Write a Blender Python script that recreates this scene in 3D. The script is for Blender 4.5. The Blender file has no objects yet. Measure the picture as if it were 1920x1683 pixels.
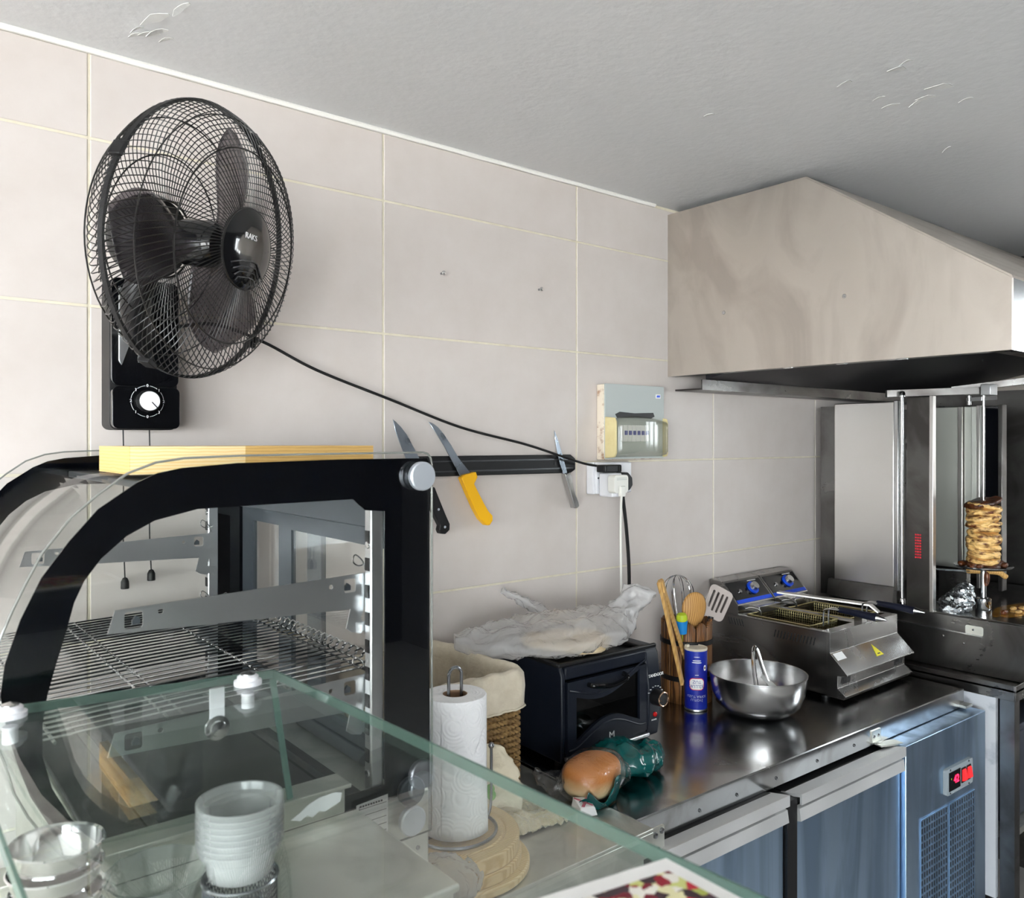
import bpy, bmesh, math, random
from mathutils import Vector, Matrix, noise
from mathutils.geometry import tessellate_polygon
random.seed(7)
SC = bpy.context.scene
COL = SC.collection

# ------------------------------------------------------------------ camera
cam_d = bpy.data.cameras.new('camera'); cam = bpy.data.objects.new('camera', cam_d); COL.objects.link(cam)
cam_d.sensor_width = 36.0; cam_d.lens = 1519.0 / 1920.0 * 36.0
cam_d.shift_y = -15.5 / 1920.0
cam_d.clip_start = 0.02
cam.location = (0.0, -1.6, 1.62)
cam.rotation_euler = (math.radians(90), 0, math.radians(-(90 - 50.93)))
SC.camera = cam
cam_d.dof.use_dof = True; cam_d.dof.focus_distance = 1.9; cam_d.dof.aperture_fstop = 12.0   # phone lens: the nearest glass is a little soft

# ------------------------------------------------------------------ world, daylight, exposure
world = bpy.data.worlds.new('overcast_sky'); SC.world = world; world.use_nodes = True
bg = world.node_tree.nodes['Background']
bg.inputs[0].default_value = (0.90, 0.96, 1.0, 1); bg.inputs[1].default_value = 8.0
def portal(loc, rot, sx, sy):                      # helps Cycles find the sky through each window opening
    l = bpy.data.lights.new('window_portal', 'AREA'); l.shape = 'RECTANGLE'; l.size = sx; l.size_y = sy
    l.cycles.is_portal = True
    o = bpy.data.objects.new('window_portal', l); COL.objects.link(o); o.location = loc; o.rotation_euler = rot
portal((-4.5, -3.30, 1.17), (0, math.radians(-90), 0), 2.1, 3.8)
portal((-2.95, -5.5, 1.17), (math.radians(90), 0, 0), 2.5, 2.1)
portal((3.45, -1.50, 1.85), (0, math.radians(90), 0), 0.6, 0.7)
SC.view_settings.view_transform = 'Standard'; SC.view_settings.look = 'None'
SC.view_settings.gamma = 1.0; SC.view_settings.use_curve_mapping = False
SC.view_settings.exposure = 1.93
try:
    SC.cycles.transparent_max_bounces = 40
    SC.cycles.max_bounces = 10; SC.cycles.diffuse_bounces = 5; SC.cycles.glossy_bounces = 5
    SC.cycles.caustics_reflective = False; SC.cycles.caustics_refractive = False
except Exception:
    pass

# ------------------------------------------------------------------ materials
def lin(c):
    return tuple(((x / 255.0) / 12.92 if x / 255.0 <= 0.04045 else ((x / 255.0 + 0.055) / 1.055) ** 2.4) for x in c)
class Nodes:
    def __init__(s, name):
        s.m = bpy.data.materials.new(name); s.m.use_nodes = True; s.t = s.m.node_tree; s.t.nodes.clear()
        s.out = s.n('ShaderNodeOutputMaterial')
    def n(s, typ, **kw):
        nd = s.t.nodes.new(typ)
        for k, v in kw.items():
            if k in nd.inputs: nd.inputs[k].default_value = v
            else: setattr(nd, k, v)
        return nd
    def l(s, a, b): s.t.links.new(a, b)
    def coords(s, scale=(1, 1, 1), kind='Object', rot=(0, 0, 0)):
        tc = s.n('ShaderNodeTexCoord'); mp = s.n('ShaderNodeMapping'); mp.inputs['Scale'].default_value = scale
        mp.inputs['Rotation'].default_value = rot
        s.l(tc.outputs[kind], mp.inputs['Vector']); return mp.outputs['Vector']
def mat(name, col, rough=0.5, metal=0.0, vary=None, bump=None, roughvar=None, coat=0.0, spec=0.5, col2=None,
        scale=(1, 1, 1), sheen=0.0, trans=0.0, ior=1.45, emit=None, wave=None):
    """vary=(noise scale, lo, hi) mixes col with col2; bump=(scale, strength); roughvar=(scale, lo, hi)."""
    N = Nodes(name); p = N.n('ShaderNodeBsdfPrincipled'); N.l(p.outputs[0], N.out.inputs[0])
    c = lin(col) + (1,)
    p.inputs['Base Color'].default_value = c; p.inputs['Roughness'].default_value = rough
    p.inputs['Metallic'].default_value = metal; p.inputs['Coat Weight'].default_value = coat
    p.inputs['Specular IOR Level'].default_value = spec; p.inputs['IOR'].default_value = ior
    p.inputs['Transmission Weight'].default_value = trans
    if sheen: p.inputs['Sheen Weight'].default_value = sheen
    if emit: p.inputs['Emission Color'].default_value = lin(emit[0]) + (1,); p.inputs['Emission Strength'].default_value = emit[1]
    vec = N.coords(scale) if (vary or bump or roughvar or wave) else None
    if vary:
        t = N.n('ShaderNodeTexNoise', Scale=vary[0], Detail=6.0, Roughness=0.6); N.l(vec, t.inputs['Vector'])
        r = N.n('ShaderNodeValToRGB'); r.color_ramp.elements[0].position = vary[1]; r.color_ramp.elements[1].position = vary[2]
        r.color_ramp.elements[0].color = c; r.color_ramp.elements[1].color = lin(col2 or tuple(x * 0.88 for x in col)) + (1,)
        N.l(t.outputs['Fac'], r.inputs[0]); N.l(r.outputs[0], p.inputs['Base Color'])
    if wave:                                        # wave=(scale, distortion, axis): wood grain
        t = N.n('ShaderNodeTexWave', Scale=wave[0], Distortion=wave[1], Detail=3.0); t.bands_direction = wave[2]
        t.inputs['Detail Scale'].default_value = 1.5
        N.l(vec, t.inputs['Vector'])
        r = N.n('ShaderNodeValToRGB'); r.color_ramp.elements[0].color = c; r.color_ramp.elements[1].color = lin(col2) + (1,)
        r.color_ramp.elements[0].position = 0.3
        N.l(t.outputs['Fac'], r.inputs[0]); N.l(r.outputs[0], p.inputs['Base Color'])
    if roughvar:
        t = N.n('ShaderNodeTexNoise', Scale=roughvar[0], Detail=5.0); N.l(vec, t.inputs['Vector'])
        r = N.n('ShaderNodeMapRange'); r.inputs['From Min'].default_value = 0.3; r.inputs['From Max'].default_value = 0.7
        r.inputs['To Min'].default_value = roughvar[1]; r.inputs['To Max'].default_value = roughvar[2]
        N.l(t.outputs['Fac'], r.inputs['Value']); N.l(r.outputs[0], p.inputs['Roughness'])
    if bump:
        t = N.n('ShaderNodeTexNoise', Scale=bump[0], Detail=4.0); N.l(vec, t.inputs['Vector'])
        b = N.n('ShaderNodeBump', Strength=bump[1], Distance=0.01); N.l(t.outputs['Fac'], b.inputs['Height'])
        N.l(b.outputs[0], p.inputs['Normal'])
    return N.m
def glass_mat(name, tint=(1, 1, 1), gloss=1.0, rough=0.0, haze=0.0, hazecol=(0.8, 0.85, 0.85), bump=None):
    """thin clear sheet: passes light straight through and mirrors by Fresnel"""
    N = Nodes(name); tr = N.n('ShaderNodeBsdfTransparent'); tr.inputs[0].default_value = tint + (1,)
    gl = N.n('ShaderNodeBsdfGlossy', Roughness=rough); fr = N.n('ShaderNodeFresnel', IOR=1.45)
    ge = N.n('ShaderNodeNewGeometry'); io = N.n('ShaderNodeMix'); io.data_type = 'FLOAT'   # same reflectance when leaving the sheet as when entering
    io.inputs[2].default_value = 1.45; io.inputs[3].default_value = 1 / 1.45
    N.l(ge.outputs['Backfacing'], io.inputs[0]); N.l(io.outputs[0], fr.inputs['IOR'])
    mul = N.n('ShaderNodeMath', operation='MULTIPLY'); mul.inputs[1].default_value = gloss; mul.use_clamp = True
    N.l(fr.outputs[0], mul.inputs[0]); mx = N.n('ShaderNodeMixShader'); N.l(mul.outputs[0], mx.inputs[0])
    base = tr.outputs[0]; bpn = None
    if bump:                                        # fine sharp creases of crumpled film
        v = N.coords((1, 1, 1)); tn = N.n('ShaderNodeTexNoise', Scale=bump[0], Detail=3.0, Distortion=1.5); N.l(v, tn.inputs['Vector'])
        s1 = N.n('ShaderNodeMath', operation='SUBTRACT'); s1.inputs[1].default_value = .5; N.l(tn.outputs['Fac'], s1.inputs[0])
        s2 = N.n('ShaderNodeMath', operation='ABSOLUTE'); N.l(s1.outputs[0], s2.inputs[0])
        bpn = N.n('ShaderNodeBump', Strength=bump[1], Distance=bump[2]); bpn.invert = True; N.l(s2.outputs[0], bpn.inputs['Height'])
        N.l(bpn.outputs[0], gl.inputs['Normal']); N.l(bpn.outputs[0], fr.inputs['Normal'])
    if haze:
        df = N.n('ShaderNodeBsdfTranslucent'); df.inputs[0].default_value = hazecol + (1,)
        d2 = N.n('ShaderNodeBsdfDiffuse'); d2.inputs[0].default_value = hazecol + (1,)
        m3 = N.n('ShaderNodeMixShader'); m3.inputs[0].default_value = 0.5; N.l(df.outputs[0], m3.inputs[1]); N.l(d2.outputs[0], m3.inputs[2])
        m2 = N.n('ShaderNodeMixShader'); m2.inputs[0].default_value = haze
        if bpn: N.l(bpn.outputs[0], df.inputs['Normal']); N.l(bpn.outputs[0], d2.inputs['Normal'])
        N.l(tr.outputs[0], m2.inputs[1]); N.l(m3.outputs[0], m2.inputs[2]); base = m2.outputs[0]
    N.l(base, mx.inputs[1]); N.l(gl.outputs[0], mx.inputs[2]); N.l(mx.outputs[0], N.out.inputs[0])
    return N.m
def brushed(name, col=(176, 176, 176), rough=0.28, stretch=(2, 2, 120), var=0.10, smudge=0.0, smudge_col=None, sscale=(4, 4, 4), dark=0.0):
    N = Nodes(name); p = N.n('ShaderNodeBsdfPrincipled'); N.l(p.outputs[0], N.out.inputs[0])
    p.inputs['Metallic'].default_value = 1.0; c = lin(col) + (1,); p.inputs['Base Color'].default_value = c
    v = N.coords(stretch); t = N.n('ShaderNodeTexNoise', Scale=3.0, Detail=4.0); N.l(v, t.inputs['Vector'])
    v2 = N.coords(sscale); t2 = N.n('ShaderNodeTexNoise', Scale=1.0, Detail=5.0, Distortion=1.2); N.l(v2, t2.inputs['Vector'])
    a = N.n('ShaderNodeMath', operation='MULTIPLY_ADD'); a.inputs[1].default_value = var; a.inputs[2].default_value = rough - var * 0.5
    N.l(t.outputs['Fac'], a.inputs[0])
    b = N.n('ShaderNodeMath', operation='MULTIPLY_ADD'); b.inputs[1].default_value = 0.25 + smudge * 0.3; N.l(t2.outputs['Fac'], b.inputs[0]); N.l(a.outputs[0], b.inputs[2])
    s = N.n('ShaderNodeMath', operation='SUBTRACT'); s.inputs[1].default_value = 0.125 + smudge * 0.15; N.l(b.outputs[0], s.inputs[0])
    N.l(s.outputs[0], p.inputs['Roughness'])
    if smudge:
        r = N.n('ShaderNodeValToRGB'); r.color_ramp.elements[0].position = 0.42; r.color_ramp.elements[1].position = 0.62
        r.color_ramp.elements[0].color = c; r.color_ramp.elements[1].color = lin(smudge_col or col) + (1,)
        N.l(t2.outputs['Fac'], r.inputs[0]); N.l(r.outputs[0], p.inputs['Base Color'])
    return N.m

M = {}
M['tile'] = mat('beige_glazed_tile', (209, 201, 196), 0.32, vary=(9, 0.35, 0.75), col2=(203, 194, 188), bump=(60, 0.02), roughvar=(5, 0.30, 0.34), spec=0.2)
M['grout'] = mat('cream_grout', (226, 219, 200), 0.8, vary=(30, 0.3, 0.8), col2=(206, 198, 176))
M['caulk'] = mat('white_caulk', (240, 238, 232), 0.5)
M['ceiling'] = mat('grey_ceiling_paint', (222, 221, 221), 0.6, vary=(1.2, 0.3, 0.7), col2=(216, 217, 218), bump=(55, 0.12))
M['flake'] = mat('peeling_paint', (225, 225, 222), 0.7)
M['floor'] = mat('pale_floor_tile', (196, 193, 190), 0.4, vary=(3, 0.3, 0.7), col2=(180, 177, 174))
M['shopwall'] = mat('dark_shop_wall_paint', (62, 60, 60), 0.8)
M['ground'] = mat('pavement', (212, 206, 202), 0.9)
M['lip'] = brushed('matt_stainless_edge', (240, 240, 240), 0.62, (60, 60, 2), 0.04)
M['steel_pale'] = brushed('pale_greasy_stainless', (226, 228, 220), 0.5, (80, 80, 2), 0.04)
M['steel_v'] = brushed('vertical_brushed_stainless', (222, 218, 214), 0.34, (80, 80, 2), 0.04)
M['steel_top'] = brushed('worn_stainless_worktop', (164, 165, 166), 0.20, (40, 3, 3), 0.04, 0.25, (134, 132, 130), (5, 5, 5))
M['steel_sheet'] = brushed('dull_stainless_sheet', (226, 226, 218), 0.38, (50, 3, 3), 0.04, 0.3, (204, 206, 198), (9, 9, 9))
M['steel_door'] = brushed('sky_tinted_stainless', (176, 202, 228), 0.38, (60, 60, 2), 0.05, 0.4, (142, 166, 192), (9, 9, 1.2))  # blue of the reflected sky is put into the steel colour
M['steel_dark'] = brushed('greasy_dark_stainless', (112, 110, 108), 0.32, (40, 3, 40), 0.04, 0.3, (84, 80, 78), (4, 4, 4))
M['steel_fryer'] = brushed('fryer_stainless', (158, 156, 154), 0.26, (60, 2, 60), 0.03)
M['hood'] = brushed('wiped_hood_stainless', (206, 198, 189), 0.46, (3, 60, 60), 0.05, 0.5, (186, 177, 168), (1, 5, 2.2))
M['hood_dark'] = mat('dark_hood_inside', (44, 42, 46), 0.5, 0.6)  # one dark grey for the parts in and under the hood
M['chrome'] = mat('polished_steel', (214, 214, 214), 0.09, 1.0)
M['chrome_r'] = mat('satin_steel', (196, 196, 196), 0.22, 1.0)
M['wire'] = mat('grey_wire', (150, 152, 156), 0.25, 1.0)
M['alu'] = mat('anodised_aluminium', (196, 198, 200), 0.35, 1.0)
M['darkframe'] = mat('dark_grey_frame', (70, 76, 82), 0.35, 0.3)
M['blackgloss'] = mat('gloss_black_plastic', (9, 10, 13), 0.10, coat=0.4)
M['blackpanel'] = mat('black_printed_glass', (5, 6, 10), 0.04, spec=0.5)
M['black'] = mat('matt_black_plastic', (16, 16, 18), 0.45)
M['blackrubber'] = mat('black_rubber', (14, 14, 15), 0.6)
M['wireblack'] = mat('black_coated_wire', (26, 25, 24), 0.30, spec=0.6)
M['blade'] = mat('smoky_fan_blade', (34, 32, 36), 0.25)
M['oven'] = mat('navy_black_enamel', (20, 25, 36), 0.40, spec=0.35)
M['ovenin'] = mat('oven_interior', (8, 8, 9), 0.5)
M['white'] = mat('white_plastic', (232, 232, 236), 0.4)
M['print_white'] = mat('white_print', (236, 236, 236), 0.6)
M['ivory'] = mat('yellowed_plastic', (224, 210, 160), 0.45, vary=(20, 0.3, 0.8), col2=(204, 186, 132))
M['greyplate'] = mat('grey_painted_plate', (182, 188, 186), 0.5)
M['ctrl'] = mat('grey_controller_plastic', (148, 158, 164), 0.45)
M['cream_side'] = mat('chipped_cream_paint', (222, 210, 192), 0.6, vary=(40, 0.52, 0.66), col2=(160, 122, 96))
M['yellow'] = mat('yellow_handle', (250, 186, 18), 0.4)
M['blademetal'] = mat('knife_blade_steel', (190, 200, 212), 0.22, 1.0, roughvar=(14, 0.15, 0.4))
M['bamboo'] = mat('bamboo', (234, 190, 120), 0.45, wave=(9, 3.0, 'Z'), col2=(216, 168, 98), scale=(2, 2, 8))
M['bamboo2'] = mat('pale_bamboo', (246, 220, 168), 0.45, wave=(9, 3.0, 'Z'), col2=(238, 200, 134), scale=(2, 2, 8))
M['bamboo3'] = mat('tan_bamboo', (216, 176, 108), 0.45, wave=(9, 3.0, 'Z'), col2=(196, 154, 88), scale=(2, 2, 8))
M['pine'] = mat('pine_board', (226, 198, 150), 0.55, wave=(14, 4.0, 'Y'), col2=(204, 170, 118), scale=(1.2, 6, 3))
M['pine2'] = mat('pale_pine_board', (236, 212, 164), 0.55, wave=(12, 4.0, 'Y'), col2=(222, 192, 140), scale=(1.2, 6, 3))
M['pot'] = mat('scorched_wood', (126, 84, 44), 0.55, wave=(10, 6.0, 'X'), col2=(58, 34, 16), scale=(8, 8, 0.8))
M['spoon'] = mat('beech_spoon', (196, 150, 88), 0.5, wave=(60, 2.0, 'X'), col2=(160, 112, 58), scale=(1, 1, 0.3))
M['stick'] = mat('bamboo_tongs', (206, 164, 100), 0.5, wave=(20, 2.0, 'X'), col2=(186, 142, 80), scale=(2, 2, 0.4))
M['paper'] = mat('embossed_paper_towel', (240, 240, 240), 0.9, bump=(70, 0.35))
M['card'] = mat('cardboard_core', (150, 120, 92), 0.8)
M['linen'] = mat('linen_liner', (216, 206, 186), 0.9, vary=(25, 0.35, 0.7), col2=(198, 186, 164), bump=(140, 0.25), sheen=0.2)
M['seagrass'] = mat('seagrass_rope', (158, 126, 78), 0.75, vary=(60, 0.35, 0.65), col2=(112, 84, 48), bump=(120, 0.4))
M['fleece'] = mat('cream_fleece', (226, 214, 184), 0.95, vary=(40, 0.35, 0.7), col2=(196, 180, 142), bump=(90, 1.0), sheen=0.6)
M['cotton'] = mat('cotton_bag', (226, 216, 192), 0.9, bump=(160, 0.2))
M['green'] = mat('green_print', (96, 160, 58), 0.7)
M['crust'] = mat('bread_crust', (206, 140, 78), 0.5, vary=(8, 0.3, 0.75), col2=(226, 178, 116), bump=(30, 0.1))
M['crumb'] = mat('flatbread', (232, 214, 178), 0.8, vary=(14, 0.4, 0.65), col2=(208, 178, 128), bump=(30, 0.2))
M['teal'] = mat('teal_plastic_film', (4, 84, 82), 0.22, bump=(18, 0.5), coat=0.3)
M['bag'] = glass_mat('milky_plastic_bag', (0.96, 0.96, 0.97), 0.8, 0.25, haze=0.46, hazecol=(0.98, 0.98, 0.98), bump=(12, .5, .03))
M['cling'] = glass_mat('clear_plastic_film', (0.98, 0.98, 0.98), 1.5, 0.08, haze=0.02, hazecol=(0.9, 0.9, 0.9), bump=(24, .4, .02))
M['tub'] = glass_mat('frosted_plastic', (0.96, 0.96, 0.96), 1.2, 0.15, haze=0.27, hazecol=(0.95, 0.96, 0.96))
M['glass'] = glass_mat('clear_glass', (0.985, 0.99, 0.985), 1.0)
M['glass_green'] = glass_mat('green_tint_glass', (0.95, 0.985, 0.97), 1.3)
M['glass_edge'] = mat('green_glass_edge', (140, 176, 164), 0.08, trans=0.6, ior=1.2)
M['glass_line'] = mat('glass_rim', (150, 152, 146), 0.1, trans=0.4)
M['glass_oven'] = glass_mat('smoked_oven_glass', (0.30, 0.32, 0.34), 1.2)
M['cover'] = glass_mat('smoky_clear_cover', (0.84, 0.84, 0.78), 0.8, 0.08, haze=0.22, hazecol=(0.66, 0.66, 0.60))
M['cutglass'] = glass_mat('cut_glass', (0.93, 0.95, 0.95), 2.6, 0.02, haze=0.10, hazecol=(.9, .92, .92))
M['blue'] = mat('blue_print', (22, 32, 140), 0.4, vary=(14, 0.4, 0.8), col2=(28, 60, 176))
M['brightblue'] = mat('bright_blue_plastic', (20, 78, 220), 0.35)
M['skyblue'] = mat('blue_grip', (26, 128, 200), 0.45)
M['lime'] = mat('lime_grip', (176, 196, 40), 0.45)
M['red'] = mat('red_print', (206, 34, 48), 0.45)
M['redlens'] = mat('red_lens', (196, 24, 24), 0.2, coat=0.5)
M['redlit'] = mat('lit_red_rocker', (226, 40, 44), 0.3, emit=((255, 40, 44), 0.25))
M['led'] = mat('red_led_digits', (255, 30, 60), 0.4, emit=((255, 20, 50), 2.5))
M['copper'] = mat('copper_ring', (226, 190, 160), 0.2, 1.0)
M['warn'] = mat('yellow_warning', (232, 220, 40), 0.5)
M['nylon'] = mat('grey_nylon', (176, 166, 160), 0.45)
M['goldmesh'] = mat('oily_basket_wire', (168, 156, 112), 0.3, 1.0)
M['oil'] = mat('dark_frying_oil', (20, 14, 8), 0.06)
M['navy'] = mat('navy_grip', (12, 16, 34), 0.4)
M['meat'] = mat('grilled_chicken', (232, 190, 120), 0.40, vary=(34, 0.46, 0.64), col2=(96, 44, 12), bump=(60, 0.8), coat=0.2, scale=(1, 1, 2.4))
M['burnt'] = mat('charred_meat', (96, 48, 16), 0.45, vary=(40, 0.4, 0.65), col2=(38, 18, 8), bump=(50, 0.8), coat=0.3)
M['foil'] = mat('crumpled_foil', (226, 232, 236), 0.22, 1.0, bump=(45, 0.5))
M['grease'] = mat('yellow_grease', (176, 128, 30), 0.2, vary=(30, 0.4, 0.6), col2=(120, 70, 16), coat=0.5)
M['whitepaint'] = mat('scuffed_white_paint', (186, 190, 196), 0.5, vary=(12, 0.55, 0.7), col2=(140, 146, 156))
M['paperwhite'] = mat('plain_paper', (236, 236, 234), 0.8)
M['pink'] = mat('pink_print', (206, 120, 134), 0.7)
M['shelfbox'] = mat('dark_storage_box', (52, 56, 66), 0.5)

# ------------------------------------------------------------------ mesh helpers
WM = {}                                           # world matrix of every thing, so parts can be given in room coordinates
def thing(name, label, cat, loc, rz=0.0, group=None, rot=None):
    o = bpy.data.objects.new(name, None); COL.objects.link(o); o.empty_display_size = 0.05
    o.location = loc; o.rotation_euler = rot if rot else (0, 0, rz)
    m = Matrix.Translation(loc) @ (o.rotation_euler.to_matrix().to_4x4()); WM[o.name] = m
    tag(o, label, cat, group); return o
def tag(o, label=None, cat=None, group=None, kind=None):
    if label: o['label'] = label
    if cat: o['category'] = cat
    if group: o['group'] = group
    if kind: o['kind'] = kind
    return o
def frame_from(d):
    d = Vector(d).normalized(); a = Vector((0, 0, 1)) if abs(d.z) < 0.9 else Vector((1, 0, 0))
    u = d.cross(a).normalized(); return u, d.cross(u).normalized(), d
def smooth_path(pts, k=6, closed=False):
    P = [Vector(p) for p in pts]; n = len(P); out = []
    rng = range(n if closed else n - 1)
    for i in rng:
        p0 = P[(i - 1) % n] if (closed or i > 0) else P[0] * 2 - P[1]
        p1 = P[i]; p2 = P[(i + 1) % n]
        p3 = P[(i + 2) % n] if (closed or i + 2 < n) else P[-1] * 2 - P[-2]
        for j in range(k):
            t = j / k
            out.append(0.5 * ((2 * p1) + (p2 - p0) * t + (2 * p0 - 5 * p1 + 4 * p2 - p3) * t * t + (3 * p1 - p0 - 3 * p2 + p3) * t ** 3))
    if not closed: out.append(P[-1])
    return out
class MB:
    def __init__(s): s.v = []; s.f = []
    def add(s, vs, fs):
        b = len(s.v); s.v += [Vector(p) for p in vs]; s.f += [tuple(i + b for i in f) for f in fs]; return s
    def box(s, x0, x1, y0, y1, z0, z1):
        return s.add([(x0, y0, z0), (x1, y0, z0), (x1, y1, z0), (x0, y1, z0), (x0, y0, z1), (x1, y0, z1), (x1, y1, z1), (x0, y1, z1)],
                     [(0, 3, 2, 1), (4, 5, 6, 7), (0, 1, 5, 4), (1, 2, 6, 5), (2, 3, 7, 6), (3, 0, 4, 7)])
    def hexa(s, p):                               # eight corners, bottom four then top four, both counter-clockwise from above
        return s.add(p, [(0, 3, 2, 1), (4, 5, 6, 7), (0, 1, 5, 4), (1, 2, 6, 5), (2, 3, 7, 6), (3, 0, 4, 7)])
    def bar(s, a, b, w, h, up=(0, 0, 1)):         # rectangular bar from a to b
        a, b = Vector(a), Vector(b); d = (b - a).normalized(); r = d.cross(Vector(up)).normalized() * (w / 2); u = r.cross(d).normalized() * (h / 2)
        return s.add([a - r - u, a + r - u, b + r - u, b - r - u, a - r + u, a + r + u, b + r + u, b - r + u],
                     [(0, 3, 2, 1), (4, 5, 6, 7), (0, 1, 5, 4), (1, 2, 6, 5), (2, 3, 7, 6), (3, 0, 4, 7)])
    def cyl(s, a, b, r, r2=None, n=20, cap=True):
        a, b = Vector(a), Vector(b); u, w, _ = frame_from(b - a); r2 = r if r2 is None else r2
        vs = [a + (u * math.cos(2 * math.pi * i / n) + w * math.sin(2 * math.pi * i / n)) * r for i in range(n)]
        vs += [b + (u * math.cos(2 * math.pi * i / n) + w * math.sin(2 * math.pi * i / n)) * r2 for i in range(n)]
        fs = [(i, (i + 1) % n, n + (i + 1) % n, n + i) for i in range(n)]
        if cap: fs += [tuple(range(n - 1, -1, -1)), tuple(range(n, 2 * n))]
        return s.add(vs, fs)
    def tube(s, pts, r, n=8, closed=False, rf=None):
        P = [Vector(p) for p in pts]; m = len(P); b = len(s.v); u = None
        for i, p in enumerate(P):
            d = (P[(i + 1) % m] - P[i - 1]) if (closed or 0 < i < m - 1) else (P[1] - P[0] if i == 0 else P[-1] - P[-2])
            if d.length < 1e-9: d = Vector((0, 0, 1))
            d.normalize()
            if u is None: u, w, _ = frame_from(d)
            else:
                u = (u - d * u.dot(d))
                u = u.normalized() if u.length > 1e-6 else frame_from(d)[0]
                w = d.cross(u).normalized()
            rr = r if rf is None else rf(i / max(1, m - 1)) * r
            for k in range(n):
                a = 2 * math.pi * k / n; s.v.append(p + (u * math.cos(a) + w * math.sin(a)) * rr)
        for i in range(m if closed else m - 1):
            j = (i + 1) % m
            for k in range(n):
                k2 = (k + 1) % n; s.f.append((b + i * n + k, b + i * n + k2, b + j * n + k2, b + j * n + k))
        if not closed:
            s.f.append(tuple(b + k for k in range(n - 1, -1, -1))); s.f.append(tuple(b + (m - 1) * n + k for k in range(n)))
        return s
    def lathe(s, prof, c=(0, 0, 0), n=32, axis=None, fn=None, full=True):
        """prof [(radius, height)...] revolved about axis through c"""
        c = Vector(c); R = axis if axis else Matrix.Identity(3); b = len(s.v); m = len(prof)
        for i, (r, h) in enumerate(prof):
            for k in range(n):
                a = 2 * math.pi * k / n; rr = r if fn is None else fn(r, h, a)
                s.v.append(c + R @ Vector((rr * math.cos(a), rr * math.sin(a), h)))
        for i in range(m - 1):
            for k in range(n):
                k2 = (k + 1) % n; s.f.append((b + i * n + k, b + i * n + k2, b + (i + 1) * n + k2, b + (i + 1) * n + k))
        if prof[0][0] > 1e-6 and full: s.f.append(tuple(b + k for k in range(n - 1, -1, -1)))
        if prof[-1][0] > 1e-6 and full: s.f.append(tuple(b + (m - 1) * n + k for k in range(n)))
        return s
    def prism(s, loops, fn, t):
        """flat plate from 2-D loops (outer, then holes) with thickness t; fn(u, v, w) -> point"""
        flat = [p for lp in loops for p in lp]; n = len(flat); b = len(s.v)
        tris = tessellate_polygon([[Vector((p[0], p[1], 0)) for p in lp] for lp in loops])
        for w in (0, t): s.v += [Vector(fn(p[0], p[1], w)) for p in flat]
        for tr in tris:
            s.f.append(tuple(b + i for i in tr)); s.f.append(tuple(b + n + i for i in reversed(tr)))
        o = 0
        for lp in loops:
            m = len(lp)
            for i in range(m): s.f.append((b + o + i, b + o + (i + 1) % m, b + n + o + (i + 1) % m, b + n + o + i))
            o += m
        return s
    def grid(s, fn, nu, nv, cu=False, cv=False):
        b = len(s.v)
        for i in range(nu):
            for j in range(nv): s.v.append(Vector(fn(i / (nu if cu else nu - 1), j / (nv if cv else nv - 1))))
        for i in range(nu if cu else nu - 1):
            for j in range(nv if cv else nv - 1):
                i2, j2 = (i + 1) % nu, (j + 1) % nv
                s.f.append((b + i * nv + j, b + i2 * nv + j, b + i2 * nv + j2, b + i * nv + j2))
        return s
    def mesh(s, name, inv=None):
        me = bpy.data.meshes.new(name)
        me.from_pydata([tuple(inv @ p) if inv else tuple(p) for p in s.v], [], s.f); me.validate()
        bm = bmesh.new(); bm.from_mesh(me); bmesh.ops.recalc_face_normals(bm, faces=bm.faces); bm.to_mesh(me); bm.free()
        return me
    def build(s, name, m, parent=None, smooth=None, bev=0, seg=2, local=False, label=None, solid=0, sub=0, weld=False):
        pm = WM[parent.name] if parent else Matrix.Identity(4)
        me = s.mesh(name, None if local or not parent else pm.inverted())
        o = bpy.data.objects.new(name, me); COL.objects.link(o); WM[o.name] = pm
        if parent: o.parent = parent
        me.materials.append(M[m] if isinstance(m, str) else m)
        if smooth is None: smooth = 35
        if smooth:
            me.polygons.foreach_set('use_smooth', [True] * len(me.polygons)); me.set_sharp_from_angle(angle=math.radians(smooth))
        if weld: md = o.modifiers.new('weld', 'WELD'); md.merge_threshold = 1e-4
        if bev:
            md = o.modifiers.new('bevel', 'BEVEL'); md.width = bev; md.segments = seg; md.limit_method = 'ANGLE'; md.angle_limit = math.radians(40)
            md.harden_normals = False
        if solid: md = o.modifiers.new('thickness', 'SOLIDIFY'); md.thickness = solid; md.offset = 0
        if sub: md = o.modifiers.new('subd', 'SUBSURF'); md.levels = sub; md.render_levels = sub
        if label: o['label'] = label
        return o
def one(name, mb, m, label, cat, base=None, group=None, **kw):      # a thing that is a single mesh, origin at its base
    if base is None:
        xs = [p.x for p in mb.v]; ys = [p.y for p in mb.v]; zs = [p.z for p in mb.v]
        base = ((min(xs) + max(xs)) / 2, (min(ys) + max(ys)) / 2, min(zs))
    for p in mb.v: p -= Vector(base)
    o = mb.build(name, m, None, **kw); o.location = base; WM[o.name] = Matrix.Translation(base)
    return tag(o, label, cat, group)
def struct(name, mb, m, **kw):
    return tag(mb.build(name, m, None, **kw), kind='structure')
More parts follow.
